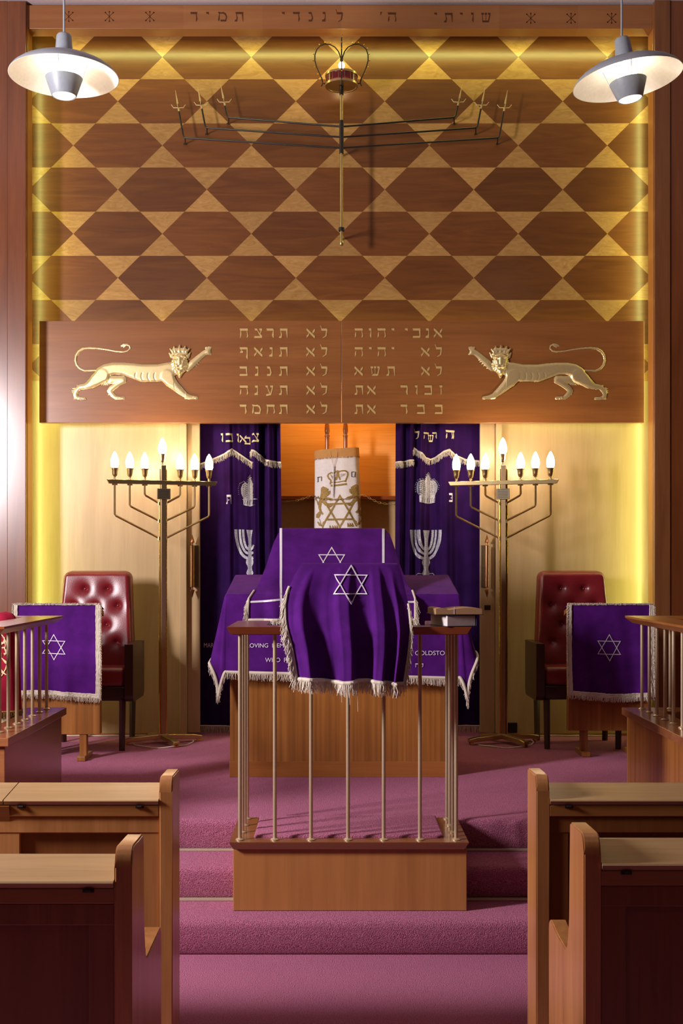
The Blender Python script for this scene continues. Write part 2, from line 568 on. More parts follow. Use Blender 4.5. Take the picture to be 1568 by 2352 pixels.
# ------------------------------------------------------------------ the setting
AX = .052                                  # centre line of the room
def extrude_x(prof, x0, x1):
    bm = nb()
    A = [bm.verts.new((x0, y, z)) for y, z in prof]; B = [bm.verts.new((x1, y, z)) for y, z in prof]
    n = len(prof); bm.faces.new(A); bm.faces.new(B[::-1])
    for k in range(n): bm.faces.new((A[k], B[k], B[(k+1) % n], A[(k+1) % n]))
    bmesh.ops.recalc_face_normals(bm, faces=list(bm.faces))
    return bm
DZ = .447
RIS = [(4.97, 0, .149), (5.27, .149, .298), (5.57, .298, DZ)]
prof = [(-4, -.1), (-4, 0)]
for y, z0, z1 in RIS:
    prof += [(y+.012, z0), (y+.004, z0+.01)]
    r = .032
    for k in range(6):
        a = PI-k*PI/2/5
        prof.append((y+r+r*math.cos(a)-.006, z1-r+r*math.sin(a)))
prof += [(9.4, DZ), (9.4, -.1)]
struct(obj('floor', extrude_x(prof, -5, 5.1), M_carpet, smooth=40))
for i, (y, z) in enumerate(((5.258, .149), (5.558, .298))):
    bm = nb(); box(bm, -1.40, 1.49, y-.012, y+.012, z, z+.012, .003)
    struct(obj('trim_%d' % (i+1), bm, M_nosing))

# upper marquetry wall, lower maple wall, jambs around the niche
XL, XR = -2.30, 2.37
bm = nb(); box(bm, XL, XR, 8.30, 8.36, 2.95, 5.62)
struct(obj('wall_back', bm, M_marq))
OX0, OX1 = -.962, 1.020                     # opening of the ark
for sd, a, b in (('left', XL, -1.09), ('right', 1.168, XR)):
    bm = nb(); box(bm, a, b, 8.30, 8.36, DZ, 2.95); struct(obj('wall_back', bm, W_maple))
    bm = nb(); box(bm, a, b, 8.285, 8.30, DZ, DZ+.018); struct(obj('baseboard_'+sd, bm, W_sapx))
for i, (a, b) in enumerate(((-1.092, -1.045), (1.128, 1.168))):
    bm = nb(); box(bm, a, b, 8.25, 8.36, DZ, 2.95, .003)
    struct(obj('trim_%d' % (i+3), bm, W_maple))
# frame of the niche
bm = nb(); box(bm, -2.20, -2.085, 7.97, 8.09, DZ, 5.45, .003)
struct(obj('trim_5', bm, W_frame))
bm = nb(); box(bm, 2.15, 2.24, 7.97, 8.09, DZ, 5.45, .003)
struct(obj('trim_6', bm, W_frame))
bm = nb(); box(bm, XL-.05, XL, 8.0, 8.36, DZ, 5.5); struct(obj('wall_left', bm, W_frame))
bm = nb(); box(bm, XR, XR+.05, 8.0, 8.36, DZ, 5.5); struct(obj('wall_right', bm, W_frame))
bm = nb(); box(bm, XL, XR, 8.0, 8.36, 5.45, 5.55)
struct(obj('ceiling', bm, W_frame))
bm = nb(); box(bm, -2.213, -2.088, 7.93, 7.972, DZ, 5.455, .003)
struct(obj('trim_7', bm, W_pil))
bm = nb(); box(bm, 2.153, 2.258, 7.93, 7.972, DZ, 5.462, .003)
struct(obj('trim_8', bm, W_pil2))
bm = nb(); box(bm, -5, -2.216, 7.94, 8.3, 0, 5.462)
struct(obj('wall_front', bm, W_pil))
bm = nb(); box(bm, 2.262, 5.1, 7.94, 8.3, 0, 5.462)
struct(obj('wall_front', bm, W_pil))
# inscribed lintel
lin = thing('inscribed_lintel', 'long wooden lintel across the top of the niche inlaid with dark letters and asterisks', 'lintel', (AX, 8.03, 5.29))
bm = nb(); box(bm, -2.085, 2.15, 7.97, 8.09, 5.287, 5.447, .003)
obj('board', bm, M_lintel, lin)
# room shell
bm = nb(); box(bm, -5, 5.1, -4, 8.36, 5.55, 5.65)
struct(obj('ceiling', bm, M_plaster))
bm = nb(); box(bm, -5, 5.1, 7.2, 8.36, 5.462, 5.55)
struct(obj('ceiling', bm, M_plaster))
bm = nb(); box(bm, -5.1, -5, -4, 8.3, 0, 5.6); struct(obj('wall_left', bm, M_wallp))
bm = nb(); box(bm, 5.1, 5.2, -4, 8.3, 0, 5.6); struct(obj('wall_right', bm, M_wallp))
# ark recess
bm = nb()
box(bm, -1.12, 1.18, 9.0, 9.06, DZ, 3.2)
struct(obj('wall_back', bm, wood('ark_lining', srgb(214, 150, 76), srgb(228, 170, 96), 'X', .8, .4, .2)))
bm = nb(); box(bm, -1.12, -1.06, 8.36, 9.0, DZ, 3.2); struct(obj('wall_left', bm, W_maple))
bm = nb(); box(bm, 1.10, 1.18, 8.36, 9.0, DZ, 3.2); struct(obj('wall_right', bm, W_maple))
bm = nb(); box(bm, -1.12, 1.18, 8.36, 9.06, 3.12, 3.2); struct(obj('ceiling', bm, W_maple))
bm = nb(); box(bm, -1.06, 1.10, 8.90, 9.0, 2.145, 2.175, .004); struct(obj('trim_9', bm, W_rail))
bm = nb(); box(bm, -1.06, 1.10, 8.985, 9.0, 1.76, 2.145); struct(obj('wall_back', bm, M_burlap))
bm = nb(); box(bm, -1.06, 1.10, 8.55, 9.0, 1.70, 1.74, .004); struct(obj('trim_10', bm, W_maple))

# ark doors, slid open
def ark_door(i, x0, x1, hx, platex0, platex1, keyhole):
    bm = nb(); box(bm, x0, x1, 8.305, 8.345, DZ+.02, 2.95, .003)
    d = struct(obj('door_%d' % i, bm, W_maple))
    h = nb()
    z0, z1 = P(0, 1349, 8.25).z, P(0, 1252, 8.25).z
    lathe(h, [(0, z0-.075), (.017, z0-.018), (.006, z0-.016), (.006, z0), (.0155, z0+.004), (.0155, z1-.004), (.006, z1), (.006, z1+.016), (.017, z1+.018), (0, z1+.075)], (hx, 8.25, 0), 20)
    obj('handle', h, M_copper, d, 35)
    p = nb(); box(p, platex0, platex1, 8.285, 8.306, z0, z1, .002)
    for z in (z0+.03, (z0+z1)/2, z1-.03):
        lathe(p, [(0, -.003), (.004, -.002), (.004, 0)], ((platex0+platex1)/2, 8.285, z), 8, Matrix.Rotation(PI/2, 3, 'X').inverted())
    obj('handle_plate', p, M_plate, d)
    if keyhole:
        k = nb(); box(k, *[P(q, 0, 8.3).x for q in (1112, 1126)], 8.300, 8.308, P(0, 1401, 8.3).z, P(0, 1390, 8.3).z, .002)
        obj('lock_plate', k, M_iron, d)
    return d
ark_door(1, -1.044, -.958, P(441.5, 0, 8.25).x, P(444, 0, 8.3).x, P(456.5, 0, 8.3).x, False)
ark_door(2, 1.022, 1.126, P(1118, 0, 8.25).x, P(1103, 0, 8.3).x, P(1115, 0, 8.3).x, True)

# ------------------------------------------------------------------ Hebrew square letters (unit height)
G = {
 'ת': [[(.1, 1), (.91, 1), (.91, 0), (.86, 0), (.75, .77), (.13, .77)], [(.17, .78), (.22, .78), (.33, .4), (.28, 0), (0, 0), (.05, .18), (.17, .2), (.2, .4)]],
 'ח': [[(0, 1), (.86, 1), (.9, .77), (.05, .77)], [(.1, .78), (.17, .78), (.2, .35), (.1, 0), (.05, 0), (.06, .35)], [(.74, .78), (.8, .78), (.92, .2), (.8, 0), (.75, .05), (.8, .35)]],
 'ה': [[(0, 1), (.86, 1), (.9, .77), (.05, .77)], [(.12, .62), (.18, .62), (.18, .2), (.06, 0), (.04, .05), (.04, .35)], [(.74, .78), (.8, .78), (.92, .2), (.8, 0), (.75, .05), (.8, .35)]],
 'ר': [[(0, 1), (.7, 1), (.78, .85), (.78, 0), (.7, .02), (.58, .3), (.7, .77), (.05, .77)]],
 'ד': [[(0, 1), (.72, 1), (.72, .77), (.05, .77)], [(.56, .78), (.64, .78), (.76, .25), (.64, 0), (.57, .02), (.6, .4)]],
 'צ': [[(.03, 1), (.3, 1), (.38, .79), (.1, .79)], [(.52, 1), (.82, 1), (.84, .8), (.56, .8)], [(.3, .82), (.38, .79), (.85, .2), (.83, 0), (0, 0), (.03, .2), (.62, .2)], [(.68, .8), (.8, .8), (.68, .45), (.62, .5)]],
 'ף': [[(0, 1), (.8, 1), (.86, .9), (.86, -.25), (.8, -.25), (.68, -.05), (.76, .3), (.74, .77), (.05, .77)], [(.16, .78), (.22, .78), (.25, .6), (.38, .6), (.35, .4), (.04, .4), (.08, .55), (.16, .6)]],
 'א': [[(0, 1), (.07, 1), (.88, .2), (.88, 0), (.8, 0), (0, .8)], [(.88, 1), (.88, .75), (.68, .47), (.62, .53), (.65, .75)], [(.22, .58), (.27, .52), (.25, .3), (.02, 0), (0, 0), (0, .25), (.18, .4)]],
 'נ': [[(.05, 1), (.35, 1), (.38, .9), (.38, 0), (0, 0), (.05, .2), (.2, .22), (.3, .4), (.3, .77), (.1, .77)]],
 'ג': [[(0, 1), (.3, 1), (.35, .9), (.5, .35), (.38, 0), (0, 0), (.03, .2), (.3, .2), (.36, .4), (.27, .77), (.05, .77)]],
 'ב': [[(0, 1), (.8, 1), (.82, .2), (.88, .2), (.84, 0), (0, 0), (.04, .2), (.74, .2), (.66, .77), (.05, .77)]],
 'כ': [[(0, 1), (.78, 1), (.82, .9), (.82, .1), (.78, 0), (0, 0), (.04, .2), (.72, .2), (.66, .77), (.05, .77)]],
 'ל': [[(-.14, 1.28), (-.06, 1.3), (.06, 1.0), (.6, 1), (.65, .85), (.55, .2), (.22, 0), (.12, 0), (.18, .08), (.42, .22), (.5, .77), (.02, .77), (-.04, 1.1)]],
 'ש': [[(0, 1), (.28, 1), (.3, .8), (.04, .8)], [(.36, 1), (.62, 1), (.6, .8), (.4, .8)], [(.7, 1), (.98, 1), (.98, .8), (.8, 0), (.16, 0), (.15, .2), (.72, .2), (.85, .8), (.72, .8)], [(.1, .81), (.16, .81), (.22, .1), (.14, .1)], [(.46, .81), (.52, .81), (.52, .19), (.47, .19)]],
 'י': [[(0, 1), (.3, 1), (.31, .8), (.27, .7), (.22, .8), (.05, .8)]],
 'ו': [[(0, 1), (.28, 1), (.28, 0), (.22, .02), (.12, .2), (.22, .77), (.05, .77)]],
 'ז': [[(0, 1), (.32, 1), (.3, .78), (.02, .78)], [(.14, .79), (.2, .79), (.26, .3), (.2, 0), (.14, .05)]],
 'ע': [[(0, 1), (.25, 1), (.3, .8), (.05, .8)], [(.5, 1), (.82, 1), (.83, .8), (.55, .8)], [(.2, .81), (.27, .81), (.52, .16), (.42, .12)], [(.72, .81), (.83, .81), (.62, 0), (.1, -.12), (.07, .08), (.52, .16)]],
 'מ': [[(0, 1), (.28, 1), (.3, .8), (.12, .8)], [(.14, .81), (.2, .81), (.2, .2), (.1, 0), (.02, .2)], [(.3, .95), (.6, 1), (.85, .85), (.98, .5), (.88, 0), (.3, 0), (.28, .2), (.78, .2), (.85, .5), (.7, .75), (.5, .82), (.3, .8)]],
 '׳': [[(0, 1.05), (.2, 1.05), (.05, .72), (0, .72)]],
}
def glyph(ch, x, y0, h, wd=1.0):
    """outline with its left edge at x, base line y0 (plane coordinates, y up)"""
    return [[(x+a*h*wd, y0+b*h) for a, b in p] for p in G[ch]]

def px_plane(D):
    """plane facing the room at depth D, in photo pixels with y up"""
    def f(a, b): return P(a, -b, D), Vector((0, -1, 0))
    return f

# lettering on the lintel: left edge and base line in the photograph, on the board's face
bm = nb(); polys = []
for ch, x, yb in (('ש', 1104.5, 51.5), ('ו', 1081, 51), ('י', 1055.5, 51), ('ת', 1019, 51.5), ('י', 996.5, 51), ('ה', 890, 50.5), ('׳', 873, 50.5),
                  ('ל', 773, 50), ('נ', 739, 49.5), ('ג', 708, 49.5), ('ד', 672, 49.5), ('י', 647, 49.5), ('ת', 538.5, 49.5), ('מ', 500, 49.5), ('י', 473, 49.5), ('ד', 437, 49.5)):
    polys += glyph(ch, x, -yb, 22)
for x, y in ((158, 38), (251, 38), (344, 38), (1218.5, 42), (1311, 42), (1404, 42)):
    for a in range(0, 180, 45):
        L = 13 if a % 90 else 11
        if a == 0: continue
        ca, sa = math.cos(math.radians(a)), math.sin(math.radians(a))
        polys += stroke([(x-L*ca, -y-L*sa), (x+L*ca, -y+L*sa)], 1.3)
        for s in (-1, 1): polys.append(circle2(x+s*L*ca, -y+s*L*sa, 1.9, 8))
lay(bm, polys, px_plane(7.97), .0008)
obj('lettering', bm, M_darkinlay, lin, label='dark inlaid letters and asterisks')

# ------------------------------------------------------------------ frieze with lions
FY = 8.15
frz = thing('frieze_panel', 'wide brown veneered frieze across the niche with two gold lions and inlaid lettering', 'panel', (.043, 8.18, P(0, 971, FY).z))
bm = nb(); zb, zt = P(0, 971, FY).z, P(0, 737, FY).z
box(bm, P(90, 0, FY).x, P(783.3, 0, FY).x, FY, 8.21, zb, zt, .002)
box(bm, P(784.0, 0, FY).x, P(1479, 0, FY).x, FY, 8.21, zb, zt, .002)
box(bm, P(200, 0, FY).x, P(1370, 0, FY).x, 8.21, 8.299, 3.0, zt-.15)
obj('board', bm, W_beam, frz)
def line(chars, y):
    bm = nb(); polys = []
    for ch, x in chars: polys += glyph(ch, x, -y, 21.6)
    lay(bm, polys, px_plane(FY), .0012, thick=.002)
    obj('lettering', bm, M_inlay, frz, label='inlaid gold letters')
q = lambda base, s, L: [(c, base+x/s) for c, x in L]
s1 = 1568/250
for chars, y in ((q(540, s1, [('ח', 64), ('צ', 274), ('ר', 450), ('ת', 630), ('א', 1028), ('ל', 1240)]), 745+197/s1),
                 (q(540, s1, [('ף', 64), ('א', 274), ('נ', 488), ('ת', 630), ('א', 1025), ('ל', 1240)]), 745+466/s1),
                 (q(540, s1, [('ב', 62), ('נ', 282), ('ג', 457), ('ת', 630), ('א', 1028), ('ל', 1240)]), 745+743/s1),
                 (q(540, s1, [('ה', 64), ('נ', 276), ('ע', 434), ('ת', 630), ('א', 1028), ('ל', 1240)]), 745+1018/s1),
                 (q(540, s1, [('ד', 64), ('מ', 240), ('ח', 450), ('ת', 630), ('א', 1028), ('ל', 1240)]), 745+1292/s1),
                 (q(790, s1, [('ה', 150), ('ו', 354), ('ה', 478), ('י', 682), ('י', 875), ('כ', 988), ('נ', 1170), ('א', 1292)]), 745+195/s1),
                 (q(790, s1, [('ה', 150), ('י', 356), ('ה', 480), ('י', 682), ('א', 1110), ('ל', 1322)]), 745+466/s1),
                 (q(790, s1, [('א', 150), ('ש', 380), ('ת', 608), ('א', 1112), ('ל', 1322)]), 745+742/s1),
                 (q(790, s1, [('ת', 150), ('א', 334), ('ר', 810), ('ו', 1018), ('כ', 1155), ('ז', 1372)]), 745+1016/s1),
                 (q(790, s1, [('ת', 150), ('א', 334), ('ד', 812), ('ב', 1048), ('כ', 1305)]), 745+1292/s1)):
    line(chars, y)

def smooth(K, M_, n):
    K = np.where(M_, K, 0)
    W_ = np.pad(M_.astype(float), 1)
    for _ in range(n):
        Q = np.pad(K, 1)
        a = sum(Q[i:i+K.shape[0], j:j+K.shape[1]]*W_[i:i+K.shape[0], j:j+K.shape[1]] for i in range(3) for j in range(3))
        b = sum(W_[i:i+K.shape[0], j:j+K.shape[1]] for i in range(3) for j in range(3))
        K = np.where(M_, a/np.maximum(b, 1), 0)
    return K
def lion_heights():
    """height field of the walking lion, units of 1/4.48 photo pixel"""
    st = 3.2
    xs = np.arange(40, 1530, st); ys = np.arange(30, 640, st)
    X, Y = np.meshgrid(xs, ys)
    H = np.zeros_like(X)
    def cap(x1, y1, r1, x2, y2, r2, k=.62, add=0):
        nonlocal H
        dx, dy = x2-x1, y2-y1; L2 = dx*dx+dy*dy+1e-9
        t = np.clip(((X-x1)*dx+(Y-y1)*dy)/L2, 0, 1)
        d = np.hypot(X-x1-t*dx, Y-y1-t*dy); r = r1+(r2-r1)*t
        h = np.sqrt(np.clip(1-(d/r)**2, 0, None))*r
        h = np.minimum(h, 46)*k
        H = np.maximum(H, np.where(h > 0, h+add, 0))
    def chain(pts, k=.62, add=0):
        for a, b in zip(pts, pts[1:]): cap(*a, *b, k, add)
    chain([(1120, 300, 70), (1060, 320, 82), (960, 348, 90), (800, 350, 90), (700, 325, 78), (600, 303, 64), (500, 300, 62), (420, 320, 66), (380, 350, 72)])
    # far legs first, then near ones raised
    chain([(470, 415, 42), (590, 412, 40)], .4); chain([(596, 420, 36), (540, 455, 30), (480, 500, 30), (455, 530, 26), (490, 575, 24), (520, 600, 19), (600, 604, 17)], .5)
    chain([(1260, 300, 30), (1310, 245, 36), (1360, 200, 32), (1430, 140, 27), (1465, 125, 32)], .55)
    for (a, b) in ((1450, 85), (1475, 82), (1494, 84)): chain([(1468, 125, 20), (a, b, 12)], .7)
    chain([(1480, 140, 22), (1496, 152, 10)], .7)
    chain([(380, 370, 78), (320, 415, 64), (270, 455, 50), (215, 484, 32), (150, 492, 26), (122, 520, 24), (104, 560, 22), (112, 596, 22), (150, 606, 16), (200, 608, 15)], .62, 2)
    chain([(1050, 380, 78), (1080, 430, 62), (1130, 480, 48), (1190, 535, 38), (1245, 580, 27), (1290, 596, 22), (1350, 602, 17)], .62, 3)
    M_ = H > 0
    H = smooth(H, M_, 7)
    # toes
    for x0, y0 in ((165, 603), (185, 607), (203, 611), (560, 598), (582, 602), (606, 608), (1310, 590), (1335, 596), (1355, 603)): cap(x0-14, y0, 13, x0, y0, 10, .8, 6)
    for x0, y0 in ((120, 606), (540, 606), (1260, 602)): cap(x0-25, y0+3, 10, x0+60, y0+6, 9, .6)
    # tail
    chain([(310, 318, 10), (200, 322, 10), (150, 300, 11), (118, 262, 12), (104, 215, 13), (112, 165, 13), (140, 122, 13), (185, 95, 12), (250, 88, 11), (340, 92, 9), (440, 106, 8), (520, 122, 8), (600, 128, 8), (640, 118, 8), (668, 92, 8), (660, 64, 8), (630, 54, 10), (590, 68, 7), (570, 74, 4)], .9)
    chain([(640, 50, 8), (600, 50, 7), (575, 62, 4)], .9); chain([(630, 60, 8), (600, 80, 6)], .9)
    # tufts of hair
    for x0, y0, x1, y1 in ((130, 480, 118, 466), (100, 505, 72, 505), (92, 525, 66, 528), (88, 545, 68, 548), (450, 540, 432, 520), (455, 560, 440, 572), (470, 575, 462, 588), (395, 440, 372, 468), (412, 445, 395, 472), (428, 448, 416, 472), (444, 446, 436, 470), (458, 444, 454, 468),
                           (1050, 450, 1045, 482), (1075, 470, 1072, 500), (1095, 490, 1096, 515), (1125, 505, 1126, 530), (1150, 520, 1152, 542), (1185, 535, 1190, 560), (1205, 550, 1210, 570), (1350, 240, 1372, 258), (1330, 262, 1355, 275), (1370, 220, 1388, 232), (1385, 205, 1402, 215), (1300, 290, 1318, 296)):
        cap(x0, y0, 13, x1, y1, 3, .8)
    # ribs
    for cx in (735, 800, 865, 930):
        g = np.exp(-((np.hypot(X-cx-45, (Y-380)*.9)-58)/5)**2)*((X < cx+20) & (Y > 345) & (Y < 432))
        H = np.where(H > 6, H-g*3, H)
    # mane, head, face
    for k in range(22):
        a = 2*PI*k/22
        x1, y1 = 1178+72*math.cos(a), 250+95*math.sin(a)
        cap(1178+45*math.cos(a), 245+60*math.sin(a), 24, x1, y1, 16, .9, 16+4*(k % 2))
    cap(1178, 330, 46, 1178, 385, 15, .8, 14)
    cap(1178, 215, 66, 1178, 285, 52, .6, 26)
    cap(1178, 195, 20, 1178, 255, 22, .8, 44)
    cap(1150, 272, 24, 1154, 276, 24, .8, 40); cap(1206, 272, 24, 1202, 276, 24, .8, 40)
    cap(1178, 330, 24, 1178, 345, 20, .7, 38)
    for s in (-1, 1):
        cap(1178+s*22, 178, 12, 1178+s*62, 186, 10, .8, 46)
        cap(1178+s*82, 178, 20, 1178+s*108, 138, 6, .7, 14)
        e = np.exp(-(((X-1178-s*40)/15)**2+((Y-206)/9)**2)); H -= np.where(H > 20, e*16, 0)
    m = np.exp(-(((X-1178)/26)**2+((Y-306)/8)**2)); H -= np.where(H > 20, m*20, 0)
    for k in range(9):
        a = .5+k*.27; H -= np.where((H > 16) & (Y > 320), 4*np.exp(-((X-1178-(k-4)*13)/3.5)**2), 0)
    # crown
    cap(1110, 150, 15, 1248, 150, 15, .8, 30)
    cap(1128, 118, 30, 1228, 118, 30, .4, 26)
    for x0, x1, y1 in ((1108, 1082, 98), (1135, 1120, 76), (1178, 1176, 62), (1220, 1232, 74), (1245, 1274, 98)):
        cap(x0, 130, 17, x1, y1+6, 6, .7, 30); cap(x1, y1, 6, x1+.1, y1, 6, 1, 28)
    # soften
    K = np.where(H > 0, H, 0); M_ = (K > 0)
    K = smooth(K, M_, 1)
    return xs, ys, K
def lion_mesh(mirror):
    xs, ys, H = lion_heights()
    k = FY/F
    idx = -np.ones(H.shape, int); verts = []; faces = []
    ok = H > .5
    for j in range(H.shape[0]-1):
        for i in range(H.shape[1]-1):
            c = ((j, i), (j, i+1), (j+1, i+1), (j+1, i))
            if sum(ok[q] for q in c) < 3: continue
            ids = []
            for q in c:
                if idx[q] < 0:
                    idx[q] = len(verts)
                    px = 150+xs[q[1]]/4.48; py = 780+ys[q[0]]/4.48
                    if mirror: px = 1561.5-px
                    v = P(px, py, FY)
                    verts.append((v.x, FY-.0006-(H[q]/4.48*k*.85 if ok[q] else 0), v.z))
                ids.append(idx[q])
            faces.append(ids if mirror else ids[::-1])
    return verts, faces
obj('lion_relief', lion_mesh(False), M_gold, frz, 80, 'gilded relief of a crowned lion reaching to the right')
obj('lion_relief', lion_mesh(True), M_gold, frz, 80, 'gilded relief of a crowned lion reaching to the left')

# ------------------------------------------------------------------ wall lamp with seven-branched arms
LX, LY = P(784, 0, 8.05).x, 8.05
wl = thing('wall_menorah_lamp', 'brass wall candelabrum with black branches hanging under a crown lamp with red glass', 'wall lamp', (LX, LY, 3.85))
bm = nb(); z_b, z_t = P(0, 556, LY).z, 4.925
tube(bm, [(LX, LY, z_b), (LX, LY, z_t)], .0105, 14)
lathe(bm, [(0, -.026), (.012, -.022), (.017, -.012), (.017, -.004), (.012, .008), (.007, .014), (0, .015)], (LX, LY, z_b), 16)
obj('pole', bm, M_brass, wl, 40)
bm = nb(); tube(bm, [(LX, LY, P(0, 353, LY).z), (LX, LY, P(0, 277, LY).z)], .0155, 14)
tube(bm, [(LX, LY, 4.87), (LX, LY, 4.926)], .015, 14)
obj('sleeve', bm, M_black, wl, 40)
bm = nb(); zz = P(0, 527, LY).z
lathe(bm, [(.02, -.012), (.02, .012)], (LX, LY, zz), 14); tube(bm, [(LX, LY+.01, zz), (LX, 8.30, zz)], .008, 10)
zz = P(0, 330, LY).z; tube(bm, [(LX, LY+.01, zz), (LX, 8.30, zz)], .008, 10)
obj('wall_bracket', bm, M_black, wl, 40)
for s in (-1, 1):
    for (pxc, pyc, pxt, pyt, pyp) in ((522, 269.5, 516.5, 243, 291), (472, 293.5, 463.5, 250, 315), (421.5, 316.5, 411, 256, 340)):
        D = 8.176
        c = P(pxc, pyc, D); t = P(pxt, pyt, D)
        X = lambda x: LX+(x-LX)*(-s)
        c.x, t.x = X(c.x), X(t.x)
        p0 = Vector((LX, LY, P(0, pyp, LY).z))
        d1 = (p0-c).normalized(); d2 = (t-c).normalized()
        pts = [p0]
        for k in range(6):
            u = k/5; pts.append(c+d1*.022*(1-u)**2+d2*.022*u**2)
        pts.append(t)
        bm = nb(); tube(bm, pts, .0062, 10)
        tube(bm, [c+d1*.01, Vector((c.x+.004*s, 8.30, c.z))], .005, 8)
        lathe(bm, [(.011, -.004), (.011, .004)], (c.x+.004*s, 8.292, c.z), 12)
        arm = obj('branch', bm, M_black, wl, 40)
        up = d2
        bm = nb(); tube(bm, [t, t+up*.022], .0065, 10)
        # cross-shaped drip tray
        r0 = t+up*.026
        for ax in (Vector((1, 0, 0)), Vector((0, 1, 0))):
            tube(bm, [r0-ax*.05+Vector((0, 0, .022)), r0-ax*.034, r0+ax*.034, r0+ax*.05+Vector((0, 0, .022))], [.0025, .0034, .0034, .0025], 6)
        obj('drip_tray', bm, M_horn, arm, 40)
        bm = nb(); tube(bm, [r0+up*.006, r0+up*.026], .0075, 10); obj('collar', bm, M_black, arm, 40)
        bm = nb(); tube(bm, [r0+up*.026, r0+up*.06, r0+up*.125], [.0068, .0048, .0008], 10); obj('candle_tip', bm, M_horn, arm, 60)
# crown lamp
zd = 4.93
bm = nb(); lathe(bm, [(0, 0), (.100, 0), (.103, -.004), (.1125, -.004), (.1125, .012), (.106, .014)], (LX, LY, zd), 40)
lathe(bm, [(.106, .062), (.1125, .062), (.1125, .076), (.104, .076), (.104, .062), (.106, .062)], (LX, LY, zd), 40)
for k in range(16):
    a = 2*PI*(k+.5)/16; tube(bm, [(LX+.1085*math.cos(a), LY+.1085*math.sin(a), zd+.01), (LX+.1085*math.cos(a), LY+.1085*math.sin(a), zd+.066)], .0016, 6)
ld = obj('lamp_drum', bm, M_brass, wl, 35)
bm = nb(); lathe(bm, [(.107, .012), (.107, .064)], (LX, LY, zd), 40); obj('glass_band', bm, M_ruby, ld, 60, 'dark red glass band')
bm = nb(); lathe(bm, [(0, .118), (.012, .121), (.021, .134), (.022, .146), (.016, .160), (0, .166)], (LX, LY, zd), 16); obj('bulb', bm, M_ner, ld, 60)
bm = nb(); tube(bm, [(LX, LY, zd+.002), (LX, LY, zd+.12)], .010, 12); obj('lamp_holder', bm, M_brass, ld, 40)
heart = [(.100, .018), (.128, .018), (.134, .05), (.150, .085), (.17, .13), (.182, .17), (.182, .21), (.17, .245), (.148, .268), (.115, .282), (.08, .28), (.045, .262), (.02, .232), (.006, .19), (.005, .13)]
HZ = lambda z: zd+z*1.02
for k in range(4):
    a = k*PI/2
    pts = resample([(LX+r*math.cos(a), LY+r*math.sin(a), HZ(z)) for r, z in heart], .012)
    bm = nb(); tube(bm, pts, .0042, 8)
    tube(bm, [(LX+.128*math.cos(a), LY+.128*math.sin(a), HZ(.02)), (LX+.138*math.cos(a), LY+.138*math.sin(a), HZ(0.0))], .004, 8)
    hp = obj('crown_hoop', bm, M_iron, wl, 50)
    bm = nb()
    for (r, z), (r2, z2) in zip(heart[2:11], heart[3:12]):
        d = Vector((r2-r, z2-z)).normalized(); n = Vector((d.y, -d.x))
        q = Vector((r, z))+n*.012
        t = bmesh.new(); bmesh.ops.create_icosphere(t, subdivisions=1, radius=.0045, matrix=Matrix.Translation((LX+q.x*math.cos(a), LY+q.x*math.sin(a), HZ(q.y)))); merge(bm, t)
        tube(bm, [(LX+r*math.cos(a), LY+r*math.sin(a), HZ(z)), (LX+q.x*math.cos(a), LY+q.x*math.sin(a), HZ(q.y))], .0012, 5)
    obj('bead', bm, M_brassy, hp, 60)

